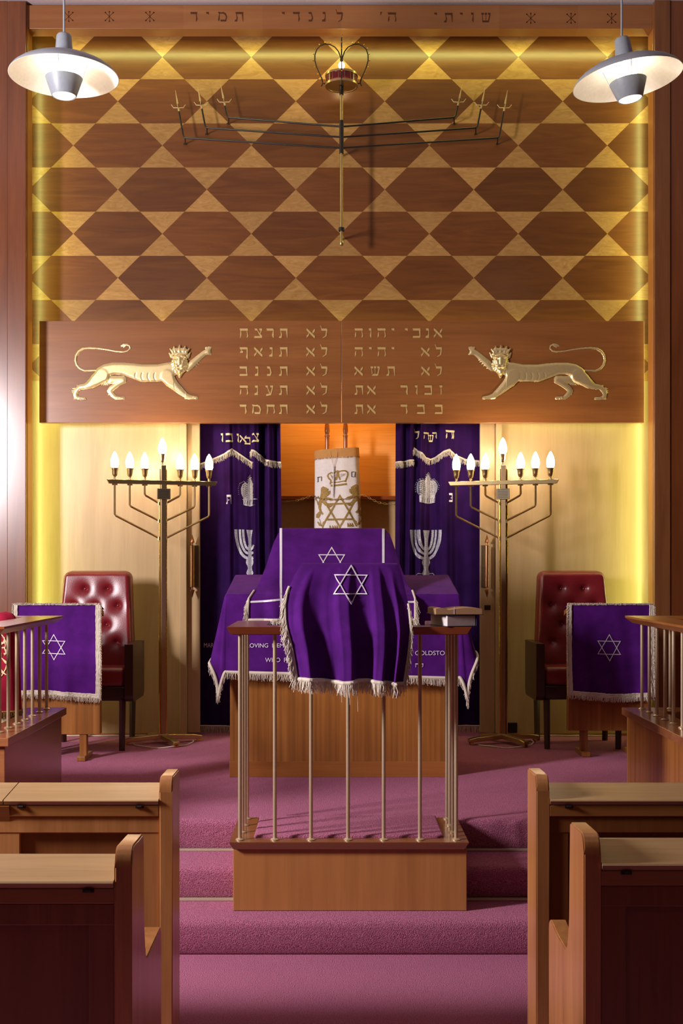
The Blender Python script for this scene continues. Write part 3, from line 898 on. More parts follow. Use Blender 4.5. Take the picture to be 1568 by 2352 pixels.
# ------------------------------------------------------------------ ark curtains
CY = 8.44
def curtain(side):
    if side == 'l':
        x0, x1b, x1t = 452, 652, 642
        fold = [(0, .0), (.1, .01), (.22, .0), (.33, -.012), (.385, -.034), (.43, -.006), (.5, .012), (.58, .022), (.64, .03), (.665, .02), (.69, -.045), (.74, -.03), (.79, .035), (.82, .03), (.86, -.03), (.91, -.012), (.95, .02), (1, .0)]
    else:
        x0, x1b, x1t = 906, 1107, 1107
        fold = [(0, .0), (.05, -.03), (.09, .01), (.13, .015), (.165, -.035), (.215, .02), (.25, .02), (.28, -.03), (.34, .0), (.40, .03), (.46, .03), (.52, -.015), (.58, -.03), (.64, -.015), (.7, .0), (.8, .012), (.88, -.004), (1, .0)]
    if side == 'l':
        lab = 'purple velvet ark curtain whose silver crown is half folded away, left of the white scroll'
    else:
        lab = 'purple velvet ark curtain showing a whole silver crown and candelabrum, right of the white scroll'
    X0 = P(x0, 0, CY).x
    zt, zb = 3.05, P(0, 1668, CY).z
    def f(u, v):          # u across, v height in metres
        t = (v-zb)/(zt-zb)
        xr = P(x1b+(x1t-x1b)*max(0, min(1, t)), 0, CY).x if side == 'l' else P(x1b, 0, CY).x
        xl = X0 if side == 'l' else P(x0-1+4*t, 0, CY).x
        sway = .006*math.sin(3*v+u*7)
        amp = .75+.35*max(0, min(1, t))
        return Vector((xl+(xr-xl)*u+.004*math.sin(2.1*v+9*u)*min(1, 8*u*(1-u)), CY+sinterp(fold, u)*amp+sway*.5+.004*math.sin(23*u+2*v), v))
    c = thing('ark_curtain', lab, 'curtain', (P((x0+x1b)/2, 0, CY).x, CY, DZ), 'ark curtains')
    bm = nb(); grid(bm, lambda a, b: f(a, zb+(zt-zb)*b), 150, 60)
    for v in [v for v in bm.verts]: pass
    r = bmesh.ops.extrude_face_region(bm, geom=list(bm.faces))
    for v in r['geom']:
        if isinstance(v, bmesh.types.BMVert): v.co.y += .006
    bmesh.ops.recalc_face_normals(bm, faces=list(bm.faces))
    obj('curtain_cloth', bm, V_curtain, c, 70)
    sf = surf(f)
    # photo pixel -> (u, v) on the curtain
    def uv(px, py):
        z = P(0, py, CY).z
        a, b = f(0, z).x, f(1, z).x
        return (P(px, 0, CY).x-a)/(b-a), z
    def g(px, npy):
        u, z = uv(px, -npy); return sf(u, z)
    # applied fringe
    fl = {'l': [[(452, 1068), (462, 1065), (480, 1058), (505, 1048), (522, 1040), (531, 1032), (545, 1040), (560, 1050), (572, 1058), (583, 1063)], [(576, 1040), (581, 1033), (592, 1042), (603, 1052), (620, 1060), (646, 1062)]],
          'r': [[(907, 1063), (930, 1060), (947, 1057)], [(946, 1036), (949, 1028), (962, 1038), (975, 1052), (988, 1055), (1003, 1050), (1020, 1038), (1031, 1033), (1046, 1046), (1070, 1056), (1104, 1060)]]}[side]
    for pl in fl:
        pts = [sf(*uv(*q)) for q in [(a[0]+(b[0]-a[0])*k/8, a[1]+(b[1]-a[1])*k/8) for a, b in zip(pl, pl[1:]) for k in range(8)]+[pl[-1]]]
        pts = [p+n*.006 for p, n in pts]
        bm = nb(); tube(bm, pts, .006, 6)
        fringe(bm, pts, .042, .0032, wd=.003)
        obj('fringe', bm, M_fringe, c)
    zb2 = zb
    pts = [sf(k/120, zb2+.004) for k in range(121)]; pts = [p+n*.004 for p, n in pts]
    bm = nb(); tube(bm, pts, .005, 6); fringe(bm, pts, .075, .0035, wd=.0032)
    obj('hem_fringe', bm, M_fringe, c)
    # letters
    if side == 'l':
        L = [('צ', 579, 1016, 20), ('ב', 562, 1020, 17), ('א', 551, 1017, 18), ('ו', 543, 1016, 20), ('ב', 518, 1016, 20), ('ו', 506, 1016, 20)]
        S_ = [('ת', 519, 1158, 21)]
    else:
        L = [('ל', 951, 1008, 18), ('ה', 970, 1009, 16), ('ש', 981, 1014, 16), ('ר', 993, 1007, 15), ('ה', 1023, 1009, 20), ('ז', 1038, 1009, 20)]
        S_ = [('כ', 1030, 1153, 20)]
    bm = nb(); po = []
    for ch, x, y, h in L: po += glyph(ch, x, -y, h, .95)
    lay(bm, po, g, .003, 2.5); obj('lettering', bm, M_ivoryth, c)
    bm = nb(); po = []
    for ch, x, y, h in S_:
        po += glyph(ch, x, -y, h, .55); po.append(circle2(x+6, -(y-9), 1.3, 6))
    lay(bm, po, g, .003, 2.5); obj('lettering', bm, M_satin, c)
    # crown and candelabrum emblems
    if side == 'l': cx, cy, mx, my, lim = 574, 1160, 573, 1320, 584
    else: cx, cy, mx, my, lim = 981, 1154, 977, 1321, 9999
    def clip(polys): return [p for p in polys if sum(a for a, b in p)/len(p) < lim]
    po = []
    o = []
    for k in range(13):     # left and right lobes with a pointed middle
        a = math.radians(200-170*k/12); o.append((-12+13*math.cos(a), 32+18*math.sin(a)))
    lob = [(-18, 14), (-24, 26), (-25, 38), (-21, 48), (-13, 52), (-7, 48), (-4, 60), (0, 66), (4, 60), (8, 50), (14, 52), (21, 47), (25, 38), (23, 26), (17, 14)]
    def strips(outline, ya, yb, n=44):
        out = []
        for k in range(n):
            y0, y1 = ya+(yb-ya)*k/n, ya+(yb-ya)*(k+1)/n
            def cut(y):
                xs = []
                for (x0_, y0_), (x1_, y1_) in zip(outline, outline[1:]+outline[:1]):
                    if (y0_ <= y < y1_) or (y1_ <= y < y0_): xs.append(x0_+(y-y0_)*(x1_-x0_)/(y1_-y0_))
                return sorted(xs)
            ca, cb = cut(y0+1e-3), cut(y1-1e-3)
            if len(ca) != len(cb):
                if not ca or len(ca) > len(cb): ca = cb
                else: cb = ca
            for i in range(0, min(len(ca), len(cb))-1, 2):
                m = max(1, int((ca[i+1]-ca[i])/3))
                for j in range(m):
                    A = lambda q, t: q[i]+(q[i+1]-q[i])*t
                    out.append([(A(ca, j/m), y0), (A(ca, (j+1)/m), y0), (A(cb, (j+1)/m), y1), (A(cb, j/m), y1)])
        return out
    crown = strips(lob, 13, 65.5, 60)+strips([(-18, 0), (-19, 13), (18, 13), (17, 0), (0, -3)], -2.8, 12.9, 10)
    po = [[(cx+a, -cy+b) for a, b in p] for p in crown]
    if side == 'l': po = [[(cx+(a-cx)*.85, b) for a, b in p] for p in po]
    bm = nb(); lay(bm, clip(po), g, .004, 3)
    dots = []
    for (ax, ay), (bx, by) in zip(lob[1:], lob[2:-1]):
        for t in (0, .33, .66):
            x, y = ax+(bx-ax)*t, ay+(by-ay)*t; d = Vector((x, y-34)).normalized()
            dots.append(circle2(cx+x+d.x*3, -cy+y+d.y*3, .9, 6))
    rib = [stroke([(cx-12, -cy+14), (cx-15, -cy+30), (cx-12, -cy+46)], 1.6), stroke([(cx+12, -cy+14), (cx+15, -cy+30), (cx+12, -cy+46)], 1.6), stroke([(cx-4, -cy+14), (cx-5, -cy+40), (cx, -cy+60)], 1.6), stroke([(cx+4, -cy+14), (cx+5, -cy+40), (cx, -cy+60)], 1.6), stroke([(cx-18, -cy+13), (cx+18, -cy+13)], 1.5)]
    lay(bm, clip(dots+[q for r in rib for q in r]), g, .0065, 3)
    hat = []
    kx = .85 if side == 'l' else 1
    for s_ in (-1, 1):
        for k in range(7):
            y = 17+k*4.4; hat += stroke([(cx+s_*kx*7, -cy+y), (cx+s_*kx*20, -cy+y+7)], .7); hat += stroke([(cx+s_*kx*20, -cy+y), (cx+s_*kx*7, -cy+y+7)], .7)
    for k in range(6): hat += stroke([(cx+kx*(-15+6*k), -cy+1), (cx+kx*(-15+6*k)+2, -cy+11)], 1.0)
    bm2 = nb(); lay(bm2, clip(hat), g, .006, 3); hat_bm = bm2
    ce = obj('crown_emblem', bm, M_silver, c, label='silver embroidered crown')
    obj('hatching', hat_bm, M_iron, ce)
    po = []
    for R, h0 in ((30, 0), (21, 0), (13, 0)):
        for s in (-1, 1):
            pts = []
            base = 38+(30-R)*1.25
            for k in range(15):
                a = PI/2*k/14
                pts.append((mx+s*(3+R*math.sin(a)), -my+base+(104-base)*(1-math.cos(a))**1.05))
            po += stroke(pts, [6.5 if R == 30 else 5.5]*15)
    stem = [(-7, 0), (-9, 4), (-5, 14), (-6, 20), (-10, 28), (-9, 33), (-5, 40), (-4, 50), (-5, 60), (-3.5, 70), (-4.5, 84), (-7, 98), (-8, 103), (8, 103), (7, 98), (4.5, 84), (3.5, 70), (5, 60), (4, 50), (5, 40), (9, 33), (10, 28), (6, 20), (5, 14), (9, 4), (7, 0)]
    po += [[(mx+a, -my+b) for a, b in p] for p in strips(stem, 0, 103, 34)]
    bm = nb(); lay(bm, clip(po), g, .004, 3)
    if side == 'r':
        po = []
        for s in (-1, 1): po += stroke([(mx+s*8, -my+3), (mx+s*16, -my+4), (mx+s*19, -my+1), (mx+s*16, -my-3)], 1.2)
        lay(bm, po, g, .004, 3)
    obj('candelabrum_emblem', bm, M_silver, c, label='silver embroidered seven-branched candelabrum')
    if side == 'l':
        bm = nb(); lay(bm, fit_text('MARA', 468, 500, -1487, -1477), g, .003, 4); obj('lettering', bm, M_satin, c)
curtain('l'); curtain('r')

# ------------------------------------------------------------------ scroll in the ark
SY = 8.72
st = P(0, 1036, SY).z; sb = 1.742
sx = P(775, 0, SY).x
def scroll_r(t):      # half width across the mantle, t from bottom 0 to top 1
    return .178-.016*t
def mantle(th, t):
    a = scroll_r(t); b = .085
    cx = sx+.004-.012*t
    x = a*math.copysign(abs(math.cos(th))**.75, math.cos(th)); y = b*math.copysign(abs(math.sin(th))**.8, math.sin(th))
    rip = .003*math.sin(9*th+2*t)*(1-.4*t)
    tilt = .012*(x/a)*t
    return Vector((cx+x*(1+rip*5), SY+y-rip, sb+.03+(st-sb-.03)*t+tilt))
scr = thing('torah_scroll', 'tall scroll in a white mantle with gold embroidery standing in the open ark', 'scroll', (sx, SY, sb))
bm = nb(); grid(bm, lambda u, v: mantle(2*PI*u, v), 72, 30); bmesh.ops.remove_doubles(bm, verts=bm.verts, dist=1e-5)
top = [v for v in bm.verts if v.is_boundary]
bmesh.ops.holes_fill(bm, edges=[e for e in bm.edges if e.is_boundary])
obj('mantle', bm, M_linen, scr, 50)
def band(u, v):
    p = mantle(2*PI*u, .93+.085*v); c0 = Vector((sx, SY, p.z)); d = (p-c0); return p+d.normalized()*.004
bm = nb(); grid(bm, band, 72, 5); bmesh.ops.remove_doubles(bm, verts=bm.verts, dist=1e-5)
pts = [band(k/72, 0) for k in range(72)]; fringe(bm, [p for p in pts if p.y < SY+.02][0:0] or pts, .012, .006, out=Vector((0, -1, 0)))
obj('braid_band', bm, M_tan, scr, 40, 'tan braided band')
for i, px in enumerate((751, 793)):
    x = P(px, 0, SY).x; bm = nb()
    lathe(bm, [(.015, -.1), (.0155, .105), (.019, .108), (.019, .116), (.014, .119), (.014, .127), (.0155, .13), (.019, .15), (.0175, .18), (.013, .21), (.016, .22), (.016, .23), (0, .24)], (x, SY, st), 18)
    bm2 = obj('stave', bm, W_ledge, scr, 40)
bm = nb()
for x in (P(751, 0, SY).x, P(793, 0, SY).x): lathe(bm, [(0, 0), (.03, 0), (.03, .035), (0, .035)], (x, SY, sb-.001), 20)
obj('roller_foot', bm, W_ledge, scr, 40)
def mg(px, npy):
    """photo pixel -> front of the mantle"""
    z = P(0, -npy, SY-.08).z
    t = (z-sb-.03)/(st-sb-.03)
    a = scroll_r(t); cx = sx+.004-.012*t
    x = P(px, 0, SY-.06).x-cx
    k = max(-.995, min(.995, x/a)); c = math.copysign(abs(k)**(1/.75), k)
    th = -math.acos(c)
    p = mantle(th, t); e = .01
    n = (mantle(th+e, t)-mantle(th-e, t)).cross(mantle(th, t+e)-mantle(th, t-e)); n.normalize()
    if n.y > 0: n = -n
    return p, n
sc5 = 280/1568
def Z(x, y): return (640+x*sc5, -(960+y*sc5))
def ZP(pts): return [Z(*p) for p in pts]
po = []
# crown outline
po += stroke(ZP([(660, 850), (670, 800), (640, 770), (628, 740), (640, 715), (675, 700), (710, 710), (735, 690), (755, 683), (780, 690), (810, 685), (850, 685), (880, 705), (885, 740), (870, 780), (850, 830)]), 3.2)
po += stroke(ZP([(665, 868), (760, 866), (872, 856)]), 4.2); po += stroke(ZP([(665, 826), (760, 828), (865, 812)]), 2.4)
for k in range(5):
    po += stroke(ZP([(660+12*k, 720+8*k), (700+4*k, 800)]), .5); po += stroke(ZP([(780+14*k, 780-8*k), (800+14*k, 720)]), .5)
po += stroke(ZP([(755, 690), (745, 760), (735, 800)]), 4); po += stroke(ZP([(765, 690), (770, 760), (790, 800)]), 3)
bm = nb(); lay(bm, po, mg, .003, 3); obj('crown_emblem', bm, M_goldth, scr, label='gold embroidered crown')
# star
cx, cy = Z(785, 1205)
bm = nb(); lay(bm, star2(cx, cy, 40, 4.2), mg, .0025, 3); obj('star_emblem', bm, M_goldth, scr, label='gold six-pointed star')
# two rampant lions
for s in (0, 1):
    m = (lambda x, y: (x, y)) if not s else (lambda x, y: (1565-x+(0 if y < 1000 else -5), y-12))
    po = []
    def ln(pts, w): return stroke(ZP([m(*p) for p in pts]), [k*sc5 for k in w] if isinstance(w, list) else w*sc5)
    po += ln([(560, 880), (580, 910), (590, 950), (575, 1000), (545, 1050)], [30, 84, 92, 82, 50])
    po += ln([(600, 905), (632, 915), (625, 935)], [24, 24, 10])
    po += ln([(590, 970), (630, 985), (648, 965), (652, 930)], [40, 30, 24, 20]); po += ln([(560, 1010), (620, 1030), (690, 1045)], [44, 32, 18])
    po += ln([(560, 1030), (530, 1080), (525, 1150), (540, 1200), (570, 1235)], [60, 50, 34, 26, 24]); po += ln([(575, 1060), (610, 1105), (660, 1135), (690, 1115)], [50, 42, 30, 18])
    po += ln([(505, 1110), (495, 1060), (480, 1030), (486, 1012), (505, 1018)], [10, 10, 10, 12, 14])
    po += ln([(530, 1200), (510, 1240), (500, 1280)], [30, 50, 30])
    po += ln([(520, 1290), (545, 1360), (570, 1410)], [6, 6, 20]); po += ln([(500, 1330), (530, 1370), (560, 1390)], [10, 36, 10]); po += ln([(610, 1310), (580, 1350), (570, 1400)], [8, 36, 10])
    bm = nb(); lay(bm, po, mg, .0035, 2.5); obj('lion_emblem', bm, M_goldth, scr, label='gold embroidered upright lion')
po = []
for x in (655, 690, 720, 745): po += stroke(ZP([(x, 1380), (x+8, 1420)]), [1, 5])
for x in (880, 910, 940): po += stroke(ZP([(x, 1350), (x+15, 1400)]), [1, 6])
lay_bm = nb(); lay(lay_bm, po, mg, .003, 3); obj('leaf_emblem', lay_bm, M_goldth, scr)
po = []
po += stroke(ZP([(495, 750), (520, 748), (553, 745), (553, 800)]), 2.0)+stroke(ZP([(505, 752), (505, 808), (495, 808)]), 1.8)
po += stroke(ZP([(938, 705), (938, 765), (975, 768), (980, 705), (938, 705)]), 2.0)
bm = nb(); lay(bm, po, mg, .003, 3); obj('lettering', bm, M_iron, scr)
# silver pointer hanging on a thin chain
pt = thing('torah_pointer', 'slender silver pointer hanging on a cord in front of the white scroll', 'pointer', tuple(mg(766, -1140)[0]))
a = mg(766.5, -1072)[0]+Vector((0, -.012, 0)); b = mg(764.5, -1145)[0]+Vector((0, -.012, 0))
bm = nb(); tube(bm, [a, a.lerp(b, .3), a.lerp(b, .32), a.lerp(b, .9), b], [.004, .004, .006, .0035, .002], 8)
for t_ in (0, .32, .6): lathe(bm, [(0, -.006), (.006, -.002), (.006, .002), (0, .006)], a.lerp(b, t_), 8)
obj('rod', bm, M_silver, pt, 40)
bm = nb()
for px in (757, 775): tube(bm, resample([mg(px, -1038)[0]+Vector((0, -.01, 0)), mg((px+767)/2, -1056)[0]+Vector((0, -.012, 0)), a], .02), .0013, 5)
obj('cord', bm, M_tan, pt)
# chain across the ark, holding the scroll
bm = nb()
cp = [P(x, y, 8.6) for x, y in ((640, 1152), (662, 1153), (684, 1149), (704, 1143), (718, 1137))]+[mg(x, -y)[0]+Vector((0, -.010, 0)) for x, y in ((727, 1141), (745, 1146), (775, 1148), (800, 1146), (822, 1140))]+[P(x, y, 8.6) for x, y in ((836, 1137), (850, 1145), (868, 1154), (888, 1158), (915, 1159))]
cp = resample(cp, .004); dist = 0; last = None; k = 0
for i, p in enumerate(cp):
    if last is None or (p-last).length > .019:
        if last is not None:
            d = (p-last).normalized(); u, v = frame_of(d); n = u if k % 2 else v
            L = .0125; pts = [last.lerp(p, .5)+d*L*math.cos(q*2*PI/10)+n*.0065*math.sin(q*2*PI/10) for q in range(10)]
            tube(bm, pts, .0018, 5, closed=True)
            k += 1
        last = p
tag(obj('chain', bm, M_goldth, None, 50), 'thin brass link chain slung across the ark around the scroll', 'chain')

# ------------------------------------------------------------------ reading table (behind) and its covers
tb = thing('reading_table', 'broad ribbon-grained wooden reading table on the carpeted platform under purple covers', 'table', (AX, 6.95, DZ))
TX0, TX1, TY0, TY1 = -.598, .622, 6.67, 7.25
bm = nb(); box(bm, TX0, TX1, TY0, TY1, DZ, 1.40, .003); obj('body', bm, W_sapele, tb)
bm = nb(); box(bm, TX0-.003, TX1+.003, TY0-.004, TY1, DZ, P(0, 1749, TY0).z, .002); obj('plinth', bm, W_sapx, tb)
bm = nb(); prism(bm, [(TY0-.03, 1.44), (TY0-.03, 1.474), (TY1, 1.577), (TY1, 1.40), (TY0, 1.40)], lambda a, b, d: Vector((d, a, b)), TX0-.005, TX1+.005)
bmesh.ops.recalc_face_normals(bm, faces=list(bm.faces)); obj('sloped_top', bm, W_sapx, tb)

CX0, CX1, CYF, CYB = -.612, .690, 6.62, 7.22
def topz(y): return 1.487+(y-CYF)*.172
OV = .445
def drape_pt(s, d):
    """s runs along the edge: 0-1 left side (back to front), 1-2 left corner, 2-3 front, 3-4 right corner, 4-5 right side"""
    if s <= 1:
        e = Vector((CX0, CYB+(CYF-CYB)*s, 0)); n = Vector((-1, 0, 0)); L = .40; tilt = .10+.12*s+.05*math.sin(9*s)*d*(1-s)
    elif s <= 2:
        t = s-1; a = t*PI/2; e = Vector((CX0, CYF, 0)); n = Vector((-math.cos(a), -math.sin(a), 0)); L = min((.40+.04*t)/max(math.cos(a), math.sin(a)), .575)
        tilt = sinterp([(0, .22), (.5, .09), (1, .05)], t)
    elif s <= 3:
        t = s-2; e = Vector((CX0+(CX1-CX0)*t, CYF, 0)); n = Vector((0, -1, 0)); L = OV-.005+.035*t; tilt = .05+.02*math.sin(17*t)*d*math.sin(PI*t)+.012*math.sin(41*t+1)*d*math.sin(PI*t)
    elif s <= 4:
        t = s-3; a = PI/2-t*PI/2; e = Vector((CX1, CYF, 0)); n = Vector((math.cos(a), -math.sin(a), 0)); L = min((.475-.095*t)/max(math.cos(a), math.sin(a)), .625)
        tilt = sinterp([(0, .05), (.5, .10), (1, .26)], t)
    else:
        t = s-4; e = Vector((CX1, CYF+(CYB-CYF)*t, 0)); n = Vector((1, 0, 0)); L = .38; tilt = .26-.12*t+.05*math.sin(8*t)*d
    e.z = topz(e.y)
    rr = .015
    ds = d*L
    return e+n*(rr*min(1, ds/rr*1.0)*.6+ds*math.sin(tilt))+Vector((0, 0, -ds*math.cos(tilt)-0.0))
tc = thing('table_cover', 'purple velvet cover over the broad reading table with white lettering and fringed hem', 'tablecloth', (AX, 6.9, 1.48))
bm = nb()
ss = [k/16 for k in range(16)]+[1+k/18 for k in range(18)]+[2+k/60 for k in range(60)]+[3+k/18 for k in range(18)]+[4+k/16 for k in range(17)]
V = [[bm.verts.new(drape_pt(s, j/24)) for j in range(25)] for s in ss]
for i in range(len(ss)-1):
    for j in range(24): bm.faces.new((V[i][j], V[i+1][j], V[i+1][j+1], V[i][j+1]))
def top(u, v): return Vector((CX0+(CX1-CX0)*u, CYF+(CYB-CYF)*v, topz(CYF+(CYB-CYF)*v)+.002*math.sin(13*u)*math.sin(7*v)))
grid(bm, top, 40, 12)
bmesh.ops.remove_doubles(bm, verts=bm.verts, dist=.002)
bmesh.ops.recalc_face_normals(bm, faces=list(bm.faces))
obj('cloth', bm, V_purple, tc, 50)
for nm, s0, s1 in (('fringe', 2, 3), ('fringe', 1, 2), ('fringe', 3, 4), ('fringe', 0, 1), ('fringe', 4, 5)):
    pts = [drape_pt(s0+(s1-s0)*k/60, 1.0)+Vector((0, -.006, .004)) for k in range(61)]
    bm = nb(); tube(bm, pts, .009, 7); fringe(bm, pts, .042, .0034, wd=.0036)
    obj(nm, bm, M_fringe, tc)
def front(px, npy):
    q = P(px, -npy, CYF-.03); t = (q.x-CX0)/(CX1-CX0); L = OV-.005+.035*t
    d = max(0, min(1, (topz(CYF)-q.z)/L))
    return drape_pt(2+max(0, min(1, t)), d)+Vector((0, -.004, 0)), Vector((0, -1, 0))
for txt, x0, x1, y0, y1 in (('LOVING  MEMO', 567, 663, 1487.5, 1478), ('PR', 646, 664, 1475, 1464), ('WHO  PASS', 609, 679, 1521, 1511), ('L  GOLDSTONE', 938, 1040, 1505, 1495)):
    bm = nb(); lay(bm, fit_text(txt, x0, x1, -y0, -y1), front, .001, 8); obj('lettering', bm, M_satin, tc)
bm = nb(); lay(bm, glyph('ל', 966, -1533, 9)+glyph('ח', 953, -1533, 9)+[circle2(963, -1524, 1), circle2(965.5, -1524, 1)], front, .001, 6); obj('lettering', bm, M_satin, tc)

# sloping book rest on the table and the cover over it
br = thing('sloping_book_rest', 'sloping wooden book rest on the broad table, hidden under a purple cover', 'book rest', (-.01, 6.95, 1.5))
bm = nb(); prism(bm, [(6.74, 1.51), (7.035, 1.80), (7.06, 1.80), (7.06, 1.575)], lambda a, b, d: Vector((d, a, b)), -.30, .28)
bmesh.ops.recalc_face_normals(bm, faces=list(bm.faces)); obj('wedge', bm, W_sapx, br)
R2 = [  # photo row, left edge, right edge, distance
    (1213, 652, 880, 7.035), (1216, 646, 884, 7.015), (1226, 638, 895, 6.985), (1248, 627, 903, 6.93), (1297, 611, 919, 6.82), (1345, 592, 937, 6.70), (1357, 583, 947, 6.66), (1375, 571, 953, 6.575), (1400, 569, 953, 6.55), (1424, 569, 953, 6.54)]
def row2(t):
    t = max(0, min(1, t))*(len(R2)-1); i = min(int(t), len(R2)-2); k = t-i
    return [a+(b-a)*k for a, b in zip(R2[i], R2[i+1])]
def cov2(u, v):       # v from 0 (ridge) to 1 (hem)
    y, xl, xr, D = row2(v)
    a, b = P(645, y, D).x, P(880, y, D).x
    x = P(xl, y, D).x+(P(xr, y, D).x-P(xl, y, D).x)*u
    back = 0
    if x < a: back = (a-x)*1.1*max(0, 1-v/.66)-.02*math.sin(min(1, (a-x)/.09)*PI)*v
    if x > b: back = (x-b)*1.1*max(0, 1-v/.66)-.02*math.sin(min(1, (x-b)/.09)*PI)*v
    wr = .004*math.sin(22*u+6*v)*v+.003*math.sin(40*u-9*v)*v
    q = P(VX, y, D)
    return Vector((x, D+back+wr, q.z))
c2 = thing('book_rest_cover', 'purple velvet cover with white ribbon border and half-hidden star on the sloping book rest', 'cloth', (-.01, 6.9, 1.5))
bm = nb(); grid(bm, lambda u, v: cov2(u, v), 70, 50)
y0 = cov2(0, 0)
def back2(u, v):
    p = cov2(u, 0); return Vector((p.x, p.y+.10*v, p.z-.02*v-.25*max(0, v-.5)))
grid(bm, back2, 70, 8); bmesh.ops.remove_doubles(bm, verts=bm.verts, dist=1e-4); bmesh.ops.recalc_face_normals(bm, faces=list(bm.faces))
obj('cloth', bm, V_purple, c2, 60)
sf2 = surf(cov2)
def g2(px, npy):
    py = -npy
    for i in range(len(R2)-1):
        if R2[i][0] <= py <= R2[i+1][0]: break
    v = (i+(py-R2[i][0])/(R2[i+1][0]-R2[i][0]))/(len(R2)-1)
    _, xl, xr, D = row2(v)
    return sf2((px-xl)/(xr-xl), v)
po = stroke([(645, -1214), (645, -1260), (645, -1300), (644.5, -1340), (645, -1380), (645, -1422)], 5.5)+stroke([(880, -1215), (880, -1250), (880, -1300), (880, -1380)], 5.5)
po += stroke([(574, -1383), (610, -1381), (640, -1378), (660, -1377)], 4.5)+stroke([(925, -1383), (952, -1383)], 4.5)
bm = nb(); lay(bm, po, g2, .003, 8); obj('ribbon', bm, M_satin, c2, label='white ribbon border')
bm = nb(); lay(bm, star2(761.5, -1292, 36, 2.2), g2, .003, 6); obj('star_emblem', bm, M_satin, c2, label='white six-pointed star')
for pts in ([cov2(0, .66+.34*k/20) for k in range(21)], [cov2(1, .66+.34*k/20) for k in range(21)], [cov2(k/40, 1) for k in range(41)]):
    pts = [p+Vector((0, -.006, 0)) for p in pts]
    vert = abs(pts[0].z-pts[-1].z) > .1
    bm = nb(); tube(bm, pts, .006 if vert else .009, 7)
    fringe(bm, pts, .06 if vert else .03, .0026, wd=.0042, jit=.4, dirs=((-.3 if pts[0].x < 0 else .3, -.25, -1) if vert else None))
    obj('fringe', bm, M_fringe, c2)

# ------------------------------------------------------------------ railed lectern in front
LXL, LXR = P(535, 0, 5.10).x, P(1072, 0, 5.10).x
le = thing('railed_lectern', 'wooden lectern platform with brass railing and mahogany handrail standing on the steps', 'lectern', ((LXL+LXR)/2, 5.35, .149))
bm = nb(); box(bm, LXL, LXR, 5.10, 5.56, .150, .42, .003); obj('base', bm, W_box, le)
gx0, gx1 = P(525, 0, 5.06).x, P(1078, 0, 5.06).x
def ushape(bm, x0, x1, y0, y1, wf, ws, z0, z1):
    poly = [(x0, y0), (x1, y0), (x1, y1), (x1-ws, y1), (x1-ws, y0+wf), (x0+ws, y0+wf), (x0+ws, y1), (x0, y1)]
    ch = .018; low = [(x0+ch, y0+ch), (x1-ch, y0+ch), (x1-ch, y1), (x1-ws+.002, y1), (x1-ws+.002, y0+wf-.002), (x0+ws-.002, y0+wf-.002), (x0+ws-.002, y1), (x0+ch, y1)]
    A = [bm.verts.new((x, y, z0)) for x, y in low]; B = [bm.verts.new((x, y, z1)) for x, y in poly]
    bm.faces.new(A[::-1]); bm.faces.new(B)
    for k in range(8): bm.faces.new((A[k], A[(k+1) % 8], B[(k+1) % 8], B[k]))
    bmesh.ops.bevel(bm, geom=[e for e in bm.edges], offset=.003, segments=2, affect='EDGES')
ZL = .456
bm = nb(); ushape(bm, gx0, gx1, 5.06, 5.565, .09, .10, ZL-.035, ZL); obj('ledge', bm, W_ledge, le)
bm = nb(); box(bm, gx0+.101, gx1-.101, 5.151, 5.565, ZL-.035, ZL+.012, .012, 3); obj('carpet_pad', bm, M_carpet, le, 50, 'magenta carpet pad')
ZR = 1.385
def baluster(par, x, y, z0, z1, r=.0085):
    bm = nb()
    lathe(bm, [(0, 0), (.019, 0), (.019, .004), (.013, .007), (r, .009), (r, z1-z0), (0, z1-z0)], (x, y, z0), 16)
    obj('baluster', bm, M_steel, par, 40)
bxs = [P(p, 0, 5.11).x for p in (551, 631, 714, 799, 881, 964, 1047)]
for x in bxs: baluster(le, x, 5.11, ZL, ZR-.034)
for y in (5.25, 5.39, 5.53):
    for x in (bxs[0], bxs[-1]): baluster(le, x, y, ZL, ZR-.034)
bm = nb()
rx0, rx1 = P(519, 0, 5.03).x, P(1084, 0, 5.03).x
ushape(bm, rx0, rx1, 5.03, 5.60, .15, .16, ZR-.034, ZR); obj('handrail', bm, W_rail, le)
# desk carried on the front rail, under its cover
bm = nb(); prism(bm, [(5.12, ZR), (5.165, 1.615), (5.185, 1.615), (5.30, 1.50), (5.30, ZR)], lambda a, b, d: Vector((d, a, b)), -.14, .25)
bmesh.ops.recalc_face_normals(bm, faces=list(bm.faces)); obj('desk', bm, W_rail, le)

